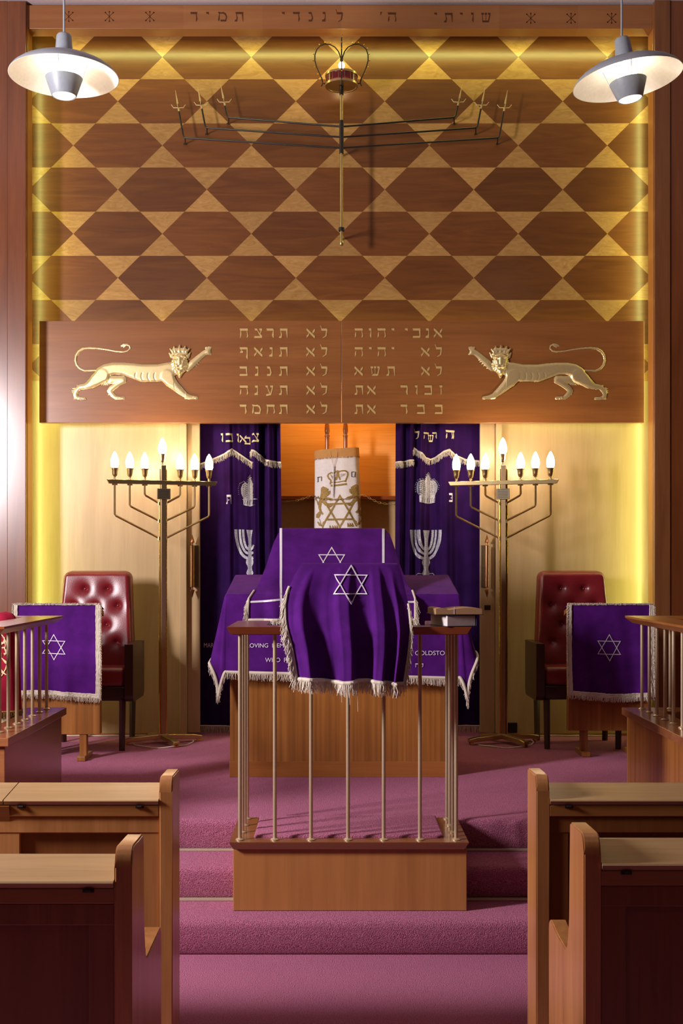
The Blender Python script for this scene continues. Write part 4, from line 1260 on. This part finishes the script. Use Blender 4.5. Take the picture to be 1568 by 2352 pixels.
R3 = [(1293, 694, 911, 5.135), (1297, 690, 914, 5.115), (1320, 676, 923, 5.085), (1360, 659, 932, 5.05), (1391, 654, 939, 5.03), (1425, 655, 942, 5.012), (1445, 658, 943, 5.005), (1494, 671, 938, 5.0), (1530, 677, 932, 5.0), (1562, 682, 927, 5.0)]
def row3(t):
    t = max(0, min(1, t))*(len(R3)-1); i = min(int(t), len(R3)-2); k = t-i
    return [a+(b-a)*k for a, b in zip(R3[i], R3[i+1])]
fold3 = [(0, .02), (.05, -.005), (.13, -.022), (.27, .055), (.34, .03), (.44, -.03), (.51, -.034), (.585, .03), (.65, .032), (.73, -.022), (.79, -.026), (.835, .02), (.86, .022), (.91, -.022), (.95, .012), (1, .02)]
def cov3(u, v):
    y, xl, xr, D = row3(v)
    x = P(xl, y, D).x+(P(xr, y, D).x-P(xl, y, D).x)*u
    k = max(0, v-.12)/.88
    edge = (abs(u-.5)*2)**8
    d = sinterp(fold3, u)*(k**.8)*1.9+edge*.05*(1-v)+.012*max(0, 1-v*7)*0
    bottom = .012*math.sin(11*u+.6)*k
    return Vector((x, D-.03*k+d*(1 if d < 0 else .28), P(VX, y, D).z+bottom*.4-(.012*(u-.3))*k))
c3 = thing('lectern_cover', 'purple velvet cover with bold white star hanging over the front of the railed lectern', 'cloth', (.06, 5.05, 1.14))
bm = nb(); grid(bm, cov3, 110, 50)
def back3(u, v):
    p = cov3(u, 0); return Vector((p.x, p.y+.15*v, p.z-.13*v**1.5))
grid(bm, back3, 110, 8); bmesh.ops.remove_doubles(bm, verts=bm.verts, dist=1e-4); bmesh.ops.recalc_face_normals(bm, faces=list(bm.faces))
obj('cloth', bm, V_purple, c3, 75)
sf3 = surf(cov3)
def g3(px, npy):
    py = -npy
    for i in range(len(R3)-1):
        if R3[i][0] <= py <= R3[i+1][0]: break
    v = (i+(py-R3[i][0])/(R3[i+1][0]-R3[i][0]))/(len(R3)-1)
    _, xl, xr, D = row3(v)
    return sf3((px-xl)/(xr-xl), v)
bm = nb(); lay(bm, star2(805.5, -1343, 45, 2.4, -.8), g3, .003, 5, thick=.002); obj('star_emblem', bm, M_satin, c3, 40, 'white six-pointed star')
for pts, ln, vt in (([cov3(0, .30+.70*k/40) for k in range(41)], .045, 1), ([cov3(1, .42+.58*k/40) for k in range(41)], .03, 1), ([cov3(k/80, 1) for k in range(81)], .05, 0)):
    pts = [p+Vector((0, -.006, 0)) for p in pts]
    bm = nb(); tube(bm, pts, .006 if vt else .009, 7)
    fringe(bm, pts, ln*(1.25 if vt else 1), .0026, wd=.0042, jit=.4, dirs=((-.3 if pts[0].x < .05 else .2, -.25, -1) if vt else None))
    if not vt:
        for k, L in ((39, .09), (45, .13), (33, .08)):
            tube(bm, [pts[k], pts[k]+Vector((.003, -.005, -L))], .0011, 5)
    obj('fringe', bm, M_fringe, c3)

# books on the right end of the handrail
def book(name, lab, loc, rz, w, d, h, cover, pages, group, openbook=False):
    t = thing(name, lab, 'book', loc, group)
    M = Matrix.Translation(loc) @ Matrix.Rotation(rz, 4, 'Z')
    def B(parts, nm, mat, bev=.001, **kw):
        bm = nb()
        for (x0, x1, y0, y1, z0, z1) in parts: box(bm, x0, x1, y0, y1, z0, z1, bev)
        bm.transform(M); return obj(nm, bm, mat, t, **kw)
    B([(-w/2, w/2-.004, -d/2+.004, d/2-.004, .003, h-.003)], 'pages', pages)
    B([(-w/2-.004, w/2+.003, -d/2, d/2, 0, .003), (-w/2-.004, w/2+.003, -d/2, d/2, h-.003, h), (w/2-.001, w/2+.004, -d/2, d/2, .0015, h-.0015)], 'cover', cover)
    return t, M
zt_ = ZR+.0005
book('book', 'thick book with white page edges and dark blue cover, lowest on the lectern handrail', (P(1040, 0, 5.14).x, 5.135, zt_), .32, .135, .19, .050, M_navy, M_page, 'books on the handrail')
def open_book():
    loc = (P(1043, 0, 5.14).x, 5.14, zt_+.051)
    t = thing('open_book', 'worn open book with browned pages lying on the thick dark blue book', 'book', loc, 'books on the handrail')
    M = Matrix.Translation(loc) @ Matrix.Rotation(.10, 4, 'Z')
    for s, w_ in ((-1, .055), (1, .145)):
        bm = nb(); top_ = []
        n = 12
        h0 = .030
        prof = [(0, .002)]+[(s*w_*k/n, .004+h0*(.55+.45*math.sin(min(1, k/n*1.25)*PI*.5))-(.008*(k/n)**2)) for k in range(n+1)]+[(s*w_, .002)]
        prism(bm, prof, lambda a, b, d: Vector((a-.045, d, b)), -.10, .10)
        bmesh.ops.recalc_face_normals(bm, faces=list(bm.faces)); bm.transform(M); obj('page_block', bm, M_brownpage, t, 40)
    bm = nb(); box(bm, -.105, .108, -.103, .103, 0, .0025, .001); bm.transform(M); obj('cover', bm, M_bookblack, t)
    bm = nb(); box(bm, -.022, -.019, -.1012, -.1002, .003, .034); bm.transform(M); obj('bookmark', bm, M_satin, t)
open_book()

# ------------------------------------------------------------------ standing candelabra
def candelabrum(cx, cy, th, lab):
    t = thing('standing_candelabrum', lab, 'candelabrum', (cx, cy, DZ), 'tall brass candelabra')
    M = Matrix.Translation((cx, cy, 0)) @ Matrix.Rotation(th, 4, 'Z')
    L = lambda x, y, z: M @ Vector((x, y, z))
    def put(nm, bm, mat, par=t, sm=None, local=True, label=None):
        if local: bm.transform(M)
        return obj(nm, bm, mat, par, sm, label)
    zbar = 2.206
    bm = nb()
    box(bm, -.010, .022, -.016, .016, DZ+.06, 2.324, .002); put('pole', bm, M_bronze)
    bm = nb(); tube(bm, [(-.019, -.004, DZ+.05), (-.019, -.004, 2.30)], .006, 10); tube(bm, [(.027, .004, DZ+.05), (.027, .004, 2.30)], .005, 10)
    put('side_rod', bm, M_brassy, sm=40)
    bm = nb(); prism(bm, [(-.375, .016), (.375, .016), (.360, -.012), (-.360, -.012)], lambda a, b, d: Vector((a, d, zbar+b)), -.018, .018)
    bmesh.ops.recalc_face_normals(bm, faces=list(bm.faces)); bmesh.ops.bevel(bm, geom=list(bm.edges), offset=.002, segments=1, affect='EDGES')
    bar = put('crossbar', bm, M_brass)
    bm = nb(); box(bm, -.041, .050, -.028, -.022, zbar-.112, zbar-.040, .002)
    pl = put('plaque', bm, M_plate)
    bm = nb()
    for k in range(6): box(bm, -.030, .038, -.0286, -.0278, zbar-.102+.0105*k, zbar-.099+.0105*k)
    put('engraving', bm, M_iron, pl)
    for s, zk, zj in ((.12, 2.122, 2.065), (.22, 2.047, 1.947), (.32, 1.984, 1.83)):
        for q in (-1, 1):
            bm = nb()
            k = Vector((q*s, 0, zk))
            d1 = (Vector((q*.02, 0, zj))-k).normalized()
            tube(bm, [(q*s, 0, zbar-.012), k+Vector((0, 0, .008)), k+d1*.008, (q*.018, 0, zj)], .0068, 4)
            lathe(bm, [(.011, -.012), (.011, .012)], (q*.023, 0, zj), 10)
            tube(bm, [(q*s-.018, 0, zbar-.017), (q*s+.018, 0, zbar-.017)], .005, 6)
            put('branch', bm, M_brass)
    for s in (-.32, -.22, -.12, 0, .12, .22, .32):
        zc = zbar+.016 if s else 2.324
        bm = nb()
        lathe(bm, [(.007, 0), (.007, .006), (.011, .009), (.008, .014), (.009, .02), (.016, .026), (.0195, .045), (.021, .064), (.0275, .078), (.0255, .078), (.018, .06), (0, .055)], (s, 0, zc), 20)
        cup = put('candle_cup', bm, M_brass, sm=45)
        bm = nb()
        lathe(bm, [(.013, .066), (.020, .076), (.0265, .096), (.0275, .112), (.0255, .134), (.0195, .155), (.011, .174), (.004, .185), (0, .188)], (s, 0, zc), 20)
        put('bulb', bm, M_bulb, cup, 60)
    bm = nb(); box(bm, -.03, .04, -.03, .03, DZ+.045, DZ+.065, .004)
    A = lambda d: Vector((d[0], d[1], 0))
    put('hub', bm, M_brass)
    for (dx, dy, r_) in ((.93, .36, .27), (-.93, -.36, .26), (.5, -.86, .25), (-.5, .86, .22)):
        d = Vector((dx, dy, 0)).normalized(); n = Vector((-d.y, d.x, 0)); n.z = 0
        bm = nb()
        pr = [(0, .062), (r_*.8, .050), (r_, .040), (r_, .022), (r_*.9, .018), (0, .030)]
        prism(bm, pr, lambda a, b, e: Vector((cx, cy, DZ+b))+d*a+n*e, -.022, .022)
        bmesh.ops.recalc_face_normals(bm, faces=list(bm.faces)); bmesh.ops.bevel(bm, geom=list(bm.edges), offset=.003, segments=1, affect='EDGES')
        ft = put('foot', bm, M_brass, local=False)
        bm = nb(); c = Vector((cx, cy, DZ+.014))+d*(r_-.02)
        for e in (-.012, .006): tube(bm, [c+n*e, c+n*(e+.010)], .0135, 14)
        put('caster', bm, M_brassy, ft, 40, local=False)
    bm = nb()
    pts = [Vector((cx+.2*math.cos(a)*(1+.1*math.sin(3*a)), cy-.03+.2*math.sin(a), DZ+.006+.004*math.sin(5*a))) for a in [PI*1.05+k*(PI*1.1)/30 for k in range(31)]]
    tube(bm, pts, .004, 8); obj('mains_lead', bm, M_cable, t, 60)
candelabrum(-1.169, 7.95, .315, 'tall brass candelabrum with seven lit bulbs beside the left ark curtain')
candelabrum(1.132, 7.95, -.315, 'tall brass candelabrum with seven lit bulbs beside the right ark curtain')

# ------------------------------------------------------------------ red leather armchairs
def armchair(cx, yf, lab):
    t = thing('armchair', lab, 'chair', (cx, yf+.25, DZ), 'red leather armchairs')
    # buttoned back, leaning to the wall
    ybot, ytop = yf+.32, yf+.43; zb, zt = .93, 1.612
    btn = [(-.078, .123), (.078, .123), (-.148, .235), (0, .238), (.148, .235), (-.078, .363), (.078, .363), (-.15, .48), (0, .48), (.15, .48)]
    def rim(u, v):      # u,v in 0..1 -> position in the back's own plane
        hw = .272-.042*v
        x = (2*u-1); y = v
        return x*hw, zb+(zt-zb)*y
    def pt(u, v, front):
        # rounded upper corners: squeeze the rows near the top
        hw = .272-.042*v; h = zt-zb; r = .05
        zz = v*h
        lim = hw
        if zz > h-r: lim = hw-r+math.sqrt(max(0, r*r-(zz-h+r)**2))
        x = (2*u-1)*lim
        th = .085
        ex = min(1, (lim-abs(x))/.035); ez = min(1, (h-zz)/.035, zz/.02+.2)
        e = math.sqrt(max(0, 1-(1-min(ex, 1))**2))*math.sqrt(max(0, 1-(1-max(0, min(ez, 1)))**2))
        yy = ybot+(ytop-ybot)*v
        if front:
            dim = 0
            for bx, bz in btn:
                d = math.hypot(x-bx, (h-zz)-bz); dim += .020*math.exp(-(d/.020)**2)+.014*math.exp(-(d/.055)**2)
            return Vector((cx+x, yy-(th*.75+.02)*e+min(dim, .05)*e, zb+zz))
        return Vector((cx+x, yy+th*.25*e, zb+zz))
    bm = nb()
    grid(bm, lambda u, v: pt(u, v, True), 84, 84); grid(bm, lambda u, v: pt(u, v, False), 84, 84)
    bmesh.ops.remove_doubles(bm, verts=bm.verts, dist=5e-4); bmesh.ops.recalc_face_normals(bm, faces=list(bm.faces))
    bk = obj('backrest', bm, M_leather, t, 60)
    for bx, bz in btn[:7]:
        v = 1-bz/(zt-zb); hw = .272-.042*v
        p = pt((bx/hw+1)/2, v, True)+Vector((0, -.005, 0))
        bm = nb(); bmesh.ops.create_uvsphere(bm, u_segments=10, v_segments=6, radius=.008, matrix=Matrix.Translation(p) @ Matrix.Diagonal((1, .6, 1, 1)))
        obj('button', bm, M_leather, bk, 60)
    bm = nb(); box(bm, cx-.255, cx+.255, yf-.01, yf+.36, .865, .985, .03, 4); obj('seat_cushion', bm, M_leather, t, 60)
    bm = nb(); box(bm, cx-.255, cx+.255, yf+.01, yf+.40, .77, .866, .012, 3); obj('seat_rail', bm, W_dark, t, 60)
    for s in (-1, 1):
        bm = nb(); x0, x1 = sorted((cx+s*.257, cx+s*.312))
        prism(bm, rrect(yf-.03, yf+.42, .765, 1.138, .05, corners=(0, 0, 1, 1)), lambda a, b, d: Vector((d, a, b)), x0, x1)
        bmesh.ops.recalc_face_normals(bm, faces=list(bm.faces)); obj('arm', bm, W_dark, t, 30)
        for y in (yf+.02, yf+.40):
            bm = nb(); tube(bm, [(cx+s*.232, y, DZ), (cx+s*.236, y, .78)], [.019, .022], 4); obj('leg', bm, W_dark, t)
armchair(-1.615, 7.60, 'red leather buttoned armchair at the left, behind the purple-draped stand, brightly lit')
armchair(1.617, 7.67, 'red leather buttoned armchair at the right, behind the purple-draped stand, in shade')

# ------------------------------------------------------------------ two prayer stands with covers
def stand(x0, x1, yf, lab, clab, sx, jit):
    cx = (x0+x1)/2
    t = thing('prayer_stand', lab, 'lectern', (cx, yf+.12, DZ), 'draped prayer stands')
    zt = P(0, 1389, yf).z
    bm = nb(); box(bm, x0+.012, x1-.008, yf+.02, yf+.085, .606, zt-.06, .003); obj('cabinet', bm, W_sapele, t)
    bm = nb(); prism(bm, [(yf+.012, zt-.014), (yf+.012, zt-.04), (yf+.13, zt-.075), (yf+.13, zt-.045)], lambda a, b, d: Vector((d, a, b)), x0+.005, x1-.005)
    bmesh.ops.recalc_face_normals(bm, faces=list(bm.faces)); obj('sloped_top', bm, W_sapx, t)
    for x in (x0+.115, x1-.115):
        bm = nb(); box(bm, x-.022, x+.022, yf+.03, yf+.08, DZ+.02, .607, .002); box(bm, x-.026, x+.026, yf-.03, yf+.20, DZ+.001, DZ+.03, .004); obj('leg', bm, W_sapele, t)
    zb = P(0, 1598, yf).z
    def f(u, v):     # front panel; v 0 bottom, 1 top
        x = x0+(x1-x0)*u
        k = 1-v
        w_ = .010*math.sin(5.5*u*PI+jit)*k+.006*math.sin(9*u*PI+2*jit+2*v)*k
        return Vector((x+.006*k*math.sin(3*v+jit)*(1 if u > .5 else .6), yf-.003-.012*k+w_, zb+(zt-zb)*v+.012*k*math.sin(PI*u*1.4+jit)))
    c = thing('prayer_stand_cover', clab, 'cloth', (cx, yf-.01, zb), 'prayer stand covers')
    bm = nb(); grid(bm, f, 60, 50)
    def tp(u, v):
        p = f(u, 1); return Vector((p.x, p.y+.11*v, p.z-.03*v))
    grid(bm, tp, 60, 6); bmesh.ops.remove_doubles(bm, verts=bm.verts, dist=1e-4)
    r = bmesh.ops.extrude_face_region(bm, geom=list(bm.faces))
    for v in r['geom']:
        if isinstance(v, bmesh.types.BMVert): v.co += Vector((0, .004, -.004))
    bmesh.ops.recalc_face_normals(bm, faces=list(bm.faces))
    obj('cloth', bm, V_purple, c, 60)
    sf = surf(f)
    def g(px, npy):
        q = P(px, -npy, yf-.01); return sf((q.x-x0)/(x1-x0), (q.z-zb)/(zt-zb))
    bm = nb(); lay(bm, star2(sx[0], -sx[1], 31, 1.6), g, .003, 5, thick=.0015); obj('star_emblem', bm, M_satin, c, 40, 'white six-pointed star')
    W_, H_ = x1-x0, zt-zb
    def edge(kind, inset):
        a, h = inset/W_, inset/H_
        if kind == 'l': return [f(a, k/40) for k in range(41)]
        if kind == 'r': return [f(1-a, k/40) for k in range(41)]
        if kind == 'b': return [f(k/60, h) for k in range(61)]
        return [f(k/60, 1-h*.5)+Vector((0, 0, .004)) for k in range(61)]
    for nm, kind, ln, dr, wdt in (('braid', 'l', .014, (-.8, -.2, -.7), .030), ('braid', 'r', .018, (.8, -.2, -.7), .030), ('fringe', 'b', .030, None, .026), ('braid', 't', .010, (0, -.3, 1), .008)):
        bm = nb()
        for q in range(3 if wdt > .01 else 1):
            pts = [p+Vector((0, -.006, 0)) for p in edge(kind, wdt*(q+.3)/3)]
            pts = resample(pts, .012)
            tube(bm, [p+Vector((random.gauss(0, .0008), random.gauss(0, .0012), random.gauss(0, .0008))) for p in pts], .0062, 6)
        fringe(bm, [p+Vector((0, -.008, 0)) for p in edge(kind, .004)], ln, .0030, wd=.0044, dirs=dr); obj(nm, bm, M_fringe, c)
stand(P(31, 0, 7.23).x, P(231, 0, 7.23).x, 7.23, 'low wooden prayer stand on T-shaped legs in front of the left red armchair', 'purple velvet cover with white star on the left stand, evenly lit', (123, 1488), .4)
stand(P(1302, 0, 7.39).x, P(1500, 0, 7.39).x, 7.39, 'low wooden prayer stand on T-shaped legs in front of the right red armchair', 'purple velvet cover with white star on the right stand, its lower half in shadow', (1399, 1486), 2.1)

# ------------------------------------------------------------------ railed enclosures at both sides
def enclosure(s, lab):
    xe = -1.417 if s < 0 else 1.509           # outer edge of the ledge, towards the middle
    xb = xe+s*.086; far = xe+s*1.45
    y0, y1 = 5.10, 6.20
    t = thing('railed_enclosure', lab, 'enclosure', (xe+s*.7, 5.65, 0), 'railed enclosures')
    def bx(bm, xa, xc, *r, **k): box(bm, min(xa, xc), max(xa, xc), *r, **k)
    def rail(bm, xa, xc, ya, yb, za, zb, ch):
        xa, xc = min(xa, xc), max(xa, xc)
        B = [bm.verts.new(q) for q in ((xa, ya, zb), (xc, ya, zb), (xc, yb, zb), (xa, yb, zb))]
        M1 = [bm.verts.new((v.co.x, v.co.y, zb-.010)) for v in B]
        A = [bm.verts.new(q) for q in ((xa+ch, ya+ch, za), (xc-ch, ya+ch, za), (xc-ch, yb-ch, za), (xa+ch, yb-ch, za))]
        bm.faces.new(B); bm.faces.new(A[::-1])
        for U, L in ((B, M1), (M1, A)):
            for k in range(4): bm.faces.new((U[k], L[k], L[(k+1) % 4], U[(k+1) % 4]))
        bmesh.ops.recalc_face_normals(bm, faces=list(bm.faces))
    bm = nb(); bx(bm, xe+s*.022, far, y0+.02, y1-.02, 0, .862, bev=.003); obj('base', bm, W_ledge if s < 0 else W_sapele, t)
    bm = nb(); bx(bm, xe, xe+s*.17, y0, y1, .862, .90, bev=.003); bx(bm, xe+s*.17, far, y1-.17, y1, .862, .90, bev=.003); bx(bm, xe+s*.17, far, y0, y0+.17, .862, .90, bev=.003); obj('ledge', bm, W_ledge, t)
    for k in range(7): baluster(t, xb, 6.12-.143*k, .90, ZR-.036, .0085)
    for k in range(1, 6):
        baluster(t, xb+s*.147*k, 6.12, .90, ZR-.036); baluster(t, xb+s*.147*k, 6.12-.143*6, .90, ZR-.036)
    bm = nb(); rail(bm, xe+s*.008, xe+s*.17, y0-.04, y1-.04, ZR-.036, ZR, .03)
    rail(bm, xe+s*.14, far, y1-.21, y1-.0401, ZR-.0355, ZR-.0003, .03); rail(bm, xe+s*.14, far, y0-.0399, y0+.13, ZR-.0355, ZR-.0003, .03)
    obj('handrail', bm, W_rail if s < 0 else W_sapx, t)
enclosure(-1, 'railed wooden enclosure at the left edge with brass balusters and the small red scroll inside')
enclosure(1, 'railed wooden enclosure at the right edge with brass balusters, empty inside')

# small crimson scroll standing in the left enclosure
def red_scroll():
    cx, cy = -1.705, 5.87
    t = thing('small_torah_scroll', 'small scroll in a crimson mantle with cream leaves behind the left brass balusters', 'scroll', (cx, cy, .863))
    z0, z1 = .925, 1.405
    def m(th, v):
        a = .135-.018*v; b = .075-.01*v
        if v > .86: k = math.sqrt(max(0, 1-((v-.86)/.14)**2)); a *= .55+.45*k; b *= .5+.5*k
        rp = 1+.03*math.sin(7*th+3*v)
        return Vector((cx+a*rp*math.copysign(abs(math.cos(th))**.8, math.cos(th)), cy+b*rp*math.sin(th), z0+(z1-z0)*v+.015*math.cos(th)*v))
    bm = nb(); grid(bm, lambda u, v: m(2*PI*u, v), 60, 40); bmesh.ops.remove_doubles(bm, verts=bm.verts, dist=1e-5); bmesh.ops.holes_fill(bm, edges=[e for e in bm.edges if e.is_boundary])
    obj('mantle', bm, V_red, t, 60)
    def g(a, b):      # a metres from centre, b height
        v = (b-z0)/(z1-z0); A = .135-.018*v
        k = max(-.99, min(.99, a/A)); th = -math.acos(math.copysign(abs(k)**1.25, k))
        p = m(th, v); d = Vector((p.x-cx, (p.y-cy)*2, 0)).normalized(); return p, d
    po = []
    for k in range(14):
        a = PI*(.15+1.7*k/13); x, z = .078*math.cos(a+PI/2), 1.20+.125*math.sin(a+PI/2)*-1
        po += stroke([(x-.02*math.cos(a*3), z-.016), (x, z), (x+.020*math.sin(a*2+1), z+.026)], [.002, .011, .001])
    po += stroke([(.085*math.cos(q*2*PI/24), 1.20+.135*math.sin(q*2*PI/24)) for q in range(25)], .0045)
    bm = nb(); lay(bm, po, g, .003, .02); obj('leaf_embroidery', bm, M_ivoryth, t)
    po = []
    for ch, x, z in (('מ', .05, 1.235), ('ל', .02, 1.235), ('נ', -.01, 1.235), ('ד', .065, 1.18), ('ת', .035, 1.18), ('ו', .015, 1.18), ('ר', -.015, 1.18), ('ה', -.045, 1.18)): po += glyph(ch, x, z, .032, .75)
    bm = nb(); lay(bm, po, g, .003, .02); obj('lettering', bm, M_ivoryth, t)
    pts = [m(2*PI*k/60, 0) for k in range(60)]
    bm = nb(); tube(bm, pts+[pts[0]], .005, 6); fringe(bm, pts, .028, .004); obj('hem_fringe', bm, M_goldth, t)
    for x in (-.065, .065):
        bm = nb(); lathe(bm, [(0, 0), (.02, 0), (.024, .006), (.024, .022), (.012, .026), (.012, .07)], (cx+x, cy-.02, .863), 16); obj('roller_foot', bm, M_ivoryth, t, 40)
red_scroll()

# ------------------------------------------------------------------ pews
def pew(s, xin, yf, H, arm, rest, lab, zrest, lean=0):
    """s=-1 left block, +1 right block; xin = aisle face of the end panel; yf = its near face"""
    TH = .044
    t = thing('pew', lab, 'pew', (xin+s*.6, yf+.3, 0), 'oak pews')
    xo = xin+s*TH; far = xin+s*2.2
    if arm:
        prof = [(yf, 0), (yf, H-.05)]
        for k in range(6): a = PI-PI/2*k/5; prof.append((yf+.035+.035*math.cos(a), H-.05+.05*math.sin(a)))
        prof += [(yf+.16, H-.004)]
        for k in range(4): a = PI/2*(1-k/3); prof.append((yf+.165+.012*math.cos(a), H-.016+.012*math.sin(a)))
        prof += [(yf+.183, H-.12), (yf+.19, .70), (yf+.205, .64)]
        for k in range(5): a = PI+PI/2*k/4; prof.append((yf+.25+.04*math.cos(a), .635+.035*math.sin(a)))
        prof += [(yf+.36, .602), (yf+.46, .612)]
        for k in range(4): a = PI/2*(1-k/3); prof.append((yf+.46+.03*math.cos(a), .582+.03*math.sin(a)))
        prof += [(yf+.49, 0)]
    else:
        prof = [(yf, 0), (yf, H-.05)]
        for k in range(6): a = PI-PI/2*k/5; prof.append((yf+.035+.035*math.cos(a), H-.05+.05*math.sin(a)))
        prof += [(yf+.16, H-.002)]
        for k in range(4): a = PI/2*(1-k/3); prof.append((yf+.165+.012*math.cos(a), H-.014+.012*math.sin(a)))
        prof += [(yf+.18, 0)]
    bm = nb(); prism(bm, prof, lambda a, b, d: Vector((d, a, b)), min(xin, xo), max(xin, xo))
    bmesh.ops.recalc_face_normals(bm, faces=list(bm.faces))
    bmesh.ops.bevel(bm, geom=[e for e in bm.edges if abs(e.verts[0].co.x-e.verts[1].co.x) < 1e-6], offset=.004, segments=2, affect='EDGES')
    obj('end_panel', bm, W_oakz, t, 40)
    # book rest lid, sloping to the near side
    zn, zf = zrest, zrest+.02
    seams = [0, .512, 1.024, 1.536, 2.048]
    for a, b in zip(seams, seams[1:]):
        bm = nb()
        xa, xb = sorted((xo+s*(a+.002), xo+s*(b-.002)))
        prism(bm, [(yf-.004, zn-.010), (yf-.008, zn-.002), (yf-.004, zn+.002), (yf+.185, zf+.004), (yf+.19, zf-.016), (yf+.002, zn-.016)], lambda q, r, d: Vector((d, q, r)), xa, xb)
        bmesh.ops.recalc_face_normals(bm, faces=list(bm.faces)); lid = obj('book_rest', bm, W_bookrest, t, 30)
        for hx in (.125, .885):
            x = xo+s*(a+hx*(b-a)); bm = nb()
            box(bm, x-.014, x+.014, yf-.004, yf+.0, zn-.026, zn-.017, .001); tube(bm, [(x-.007, yf-.006, zn-.020), (x+.007, yf-.006, zn-.020)], .004, 8)
            obj('hinge', bm, M_iron, lid)
    bm = nb()
    xa, xb = sorted((xo, far)); box(bm, xa, xb, yf+.0, yf+.03, zn-.055, zn-.0165, .003); obj('lip', bm, W_oak, t)
    # framed back panel
    bm = nb(); box(bm, xa, xb, yf+.022, yf+.06, .08, zn-.05); obj('back_panel', bm, W_pewdark, t)
    bm = nb()
    zt = zn-.055
    for (z0, z1) in ((zt-.055, zt), (.06, .24)): box(bm, xa, xb, yf+.006, yf+.055, z0, z1, .003)
    stiles = [xo+s*.0, xo+s*.115, xo+s*1.02, xo+s*1.10, xo+s*1.9]
    for a, b in ((0, .066), (.46, .545), (.972, 1.057), (1.484, 1.569), (1.996, 2.1)):
        x0_, x1_ = sorted((xo+s*a, xo+s*b)); box(bm, x0_, x1_, yf+.008, yf+.053, .20, zt-.05, .003)
    obj('back_frame', bm, W_pewdark if rest == 'dark' else W_oakz, t)
    if arm:
        bm = nb(); box(bm, xa, xb, yf+.10, yf+.47, .41, .445, .01); obj('seat', bm, W_oak, t)
    bm = nb(); x0_, x1_ = sorted((far, far-s*TH)); box(bm, x0_, x1_, yf, yf+.18, 0, H-.03, .003); obj('end_panel', bm, W_oakz, t)
    if rest != 'dark':      # bracket under the rest at the seam
        bm = nb(); x = xo+s*.512
        prism(bm, [(yf-.01, zn-.018), (yf+.03, zn-.018), (yf+.03, zn-.09), (yf+.01, zn-.085)], lambda q, r, d: Vector((d, q, r)), x-.02, x+.02); obj('bracket', bm, W_oak, t)
pew(-1, -.536, 3.87, .952, False, 'l', 'oak pew front at the left of the aisle, farther one, next to the steps', .876)
pew(-1, -.503, 2.91, .950, True, 'dark', 'oak pew nearest the viewer at the left of the aisle, with a low arm', .866)
pew(1, .664, 3.89, .952, False, 'dark', 'oak pew front at the right of the aisle, farther one, next to the steps', .872)
pew(1, .629, 2.98, .966, True, 'dark', 'oak pew nearest the viewer at the right of the aisle, with a low arm', .892)

# ------------------------------------------------------------------ hanging lamps
def pendant(px, py_rim, D, tilt, lab):
    c = P(px, py_rim, D)
    t = thing('pendant_lamp', lab, 'pendant lamp', tuple(c), 'hanging lamps')
    M = Matrix.Translation(c) @ Matrix.Rotation(tilt, 4, 'Y')
    def put(nm, bm, mat, par=t, sm=50):
        bm.transform(M); return obj(nm, bm, mat, par, sm)
    R = .277
    out = [(R, 0), (R-.003, .007), (.262, .022), (.235, .043), (.195, .064), (.145, .081), (.09, .093), (.047, .099)]
    inn = [(.047, .094), (.09, .088), (.145, .076), (.195, .059), (.235, .038), (.262, .017), (R-.006, .003), (R-.003, -.001), (R, 0)]
    bm = nb(); lathe(bm, out, n=64); sh = put('shade', bm, M_shade)
    bm = nb(); lathe(bm, inn, n=64); put('shade_lining', bm, M_shadein, sh)
    bm = nb(); lathe(bm, [(.047, .097), (.038, .206), (.032, .215), (.012, .219), (.006, .223)], n=32); cap_ = put('cap', bm, M_shade)
    zc = 5.45
    bm = nb(); top = M @ Vector((0, 0, .22)); tube(bm, [top, (top.x, top.y, 5.46)], .0055, 10); obj('cord', bm, M_shade, t, 50)
    bm = nb(); lathe(bm, [(0, -.042), (.026, -.036), (.046, -.012), (.05, .01), (.046, .03), (.03, .05), (.024, .092)], n=28); put('bulb', bm, M_lampbulb)
    # lower reflector cone around the bulb
    bm = nb(); lathe(bm, [(.094, -.008), (.091, -.008), (.060, -.090), (.0565, -.096), (.060, -.100), (.063, -.097), (.094, -.008)], n=44); put('reflector', bm, M_shade)
    bm = nb(); lathe(bm, [(0, -.108), (.03, -.107), (.05, -.101), (.0565, -.095)], n=32); put('lens', bm, M_lens)
    for k in range(3):
        bm = nb()
        a = 2*PI*k/3+.5; tube(bm, [(.085*math.cos(a), .085*math.sin(a), -.02), (.12*math.cos(a), .12*math.sin(a), .08)], .002, 6)
        put('strut', bm, M_shade)
pendant(147, 176, 6.0, 0.0, 'grey saucer-shaped pendant lamp hanging level before the upper left corner of the niche')
pendant(1441, 184, 6.0, -.14, 'grey saucer-shaped pendant lamp hanging tilted before the upper right corner of the niche')

# ------------------------------------------------------------------ odds and ends by the back wall
bm = nb(); box(bm, P(1165, 0, 8.3).x, P(1187, 0, 8.3).x, 8.285, 8.30, P(0, 1683, 8.29).z, P(0, 1660, 8.29).z, .002)
for k in range(5):
    z = P(0, 1679-3.6*k, 8.29).z; box(bm, P(1168, 0, 8.3).x, P(1184, 0, 8.3).x, 8.282, 8.286, z, z+.003)
tag(obj('wall_vent', bm, M_black), 'small black vent plate low on the wall behind the right candelabrum', 'vent')
for x0, x1, lab in ((-2.0, -1.32, 'thin white cable along the wall behind the left armchair'), (1.28, 1.98, 'thin white cable along the wall behind the right armchair')):
    bm = nb(); tube(bm, [(x0+(x1-x0)*k/24, 8.262+.008*math.sin(k*.9), DZ+.005) for k in range(25)], .004, 8)
    tag(obj('cable', bm, M_cable, None, 60), lab, 'cable')
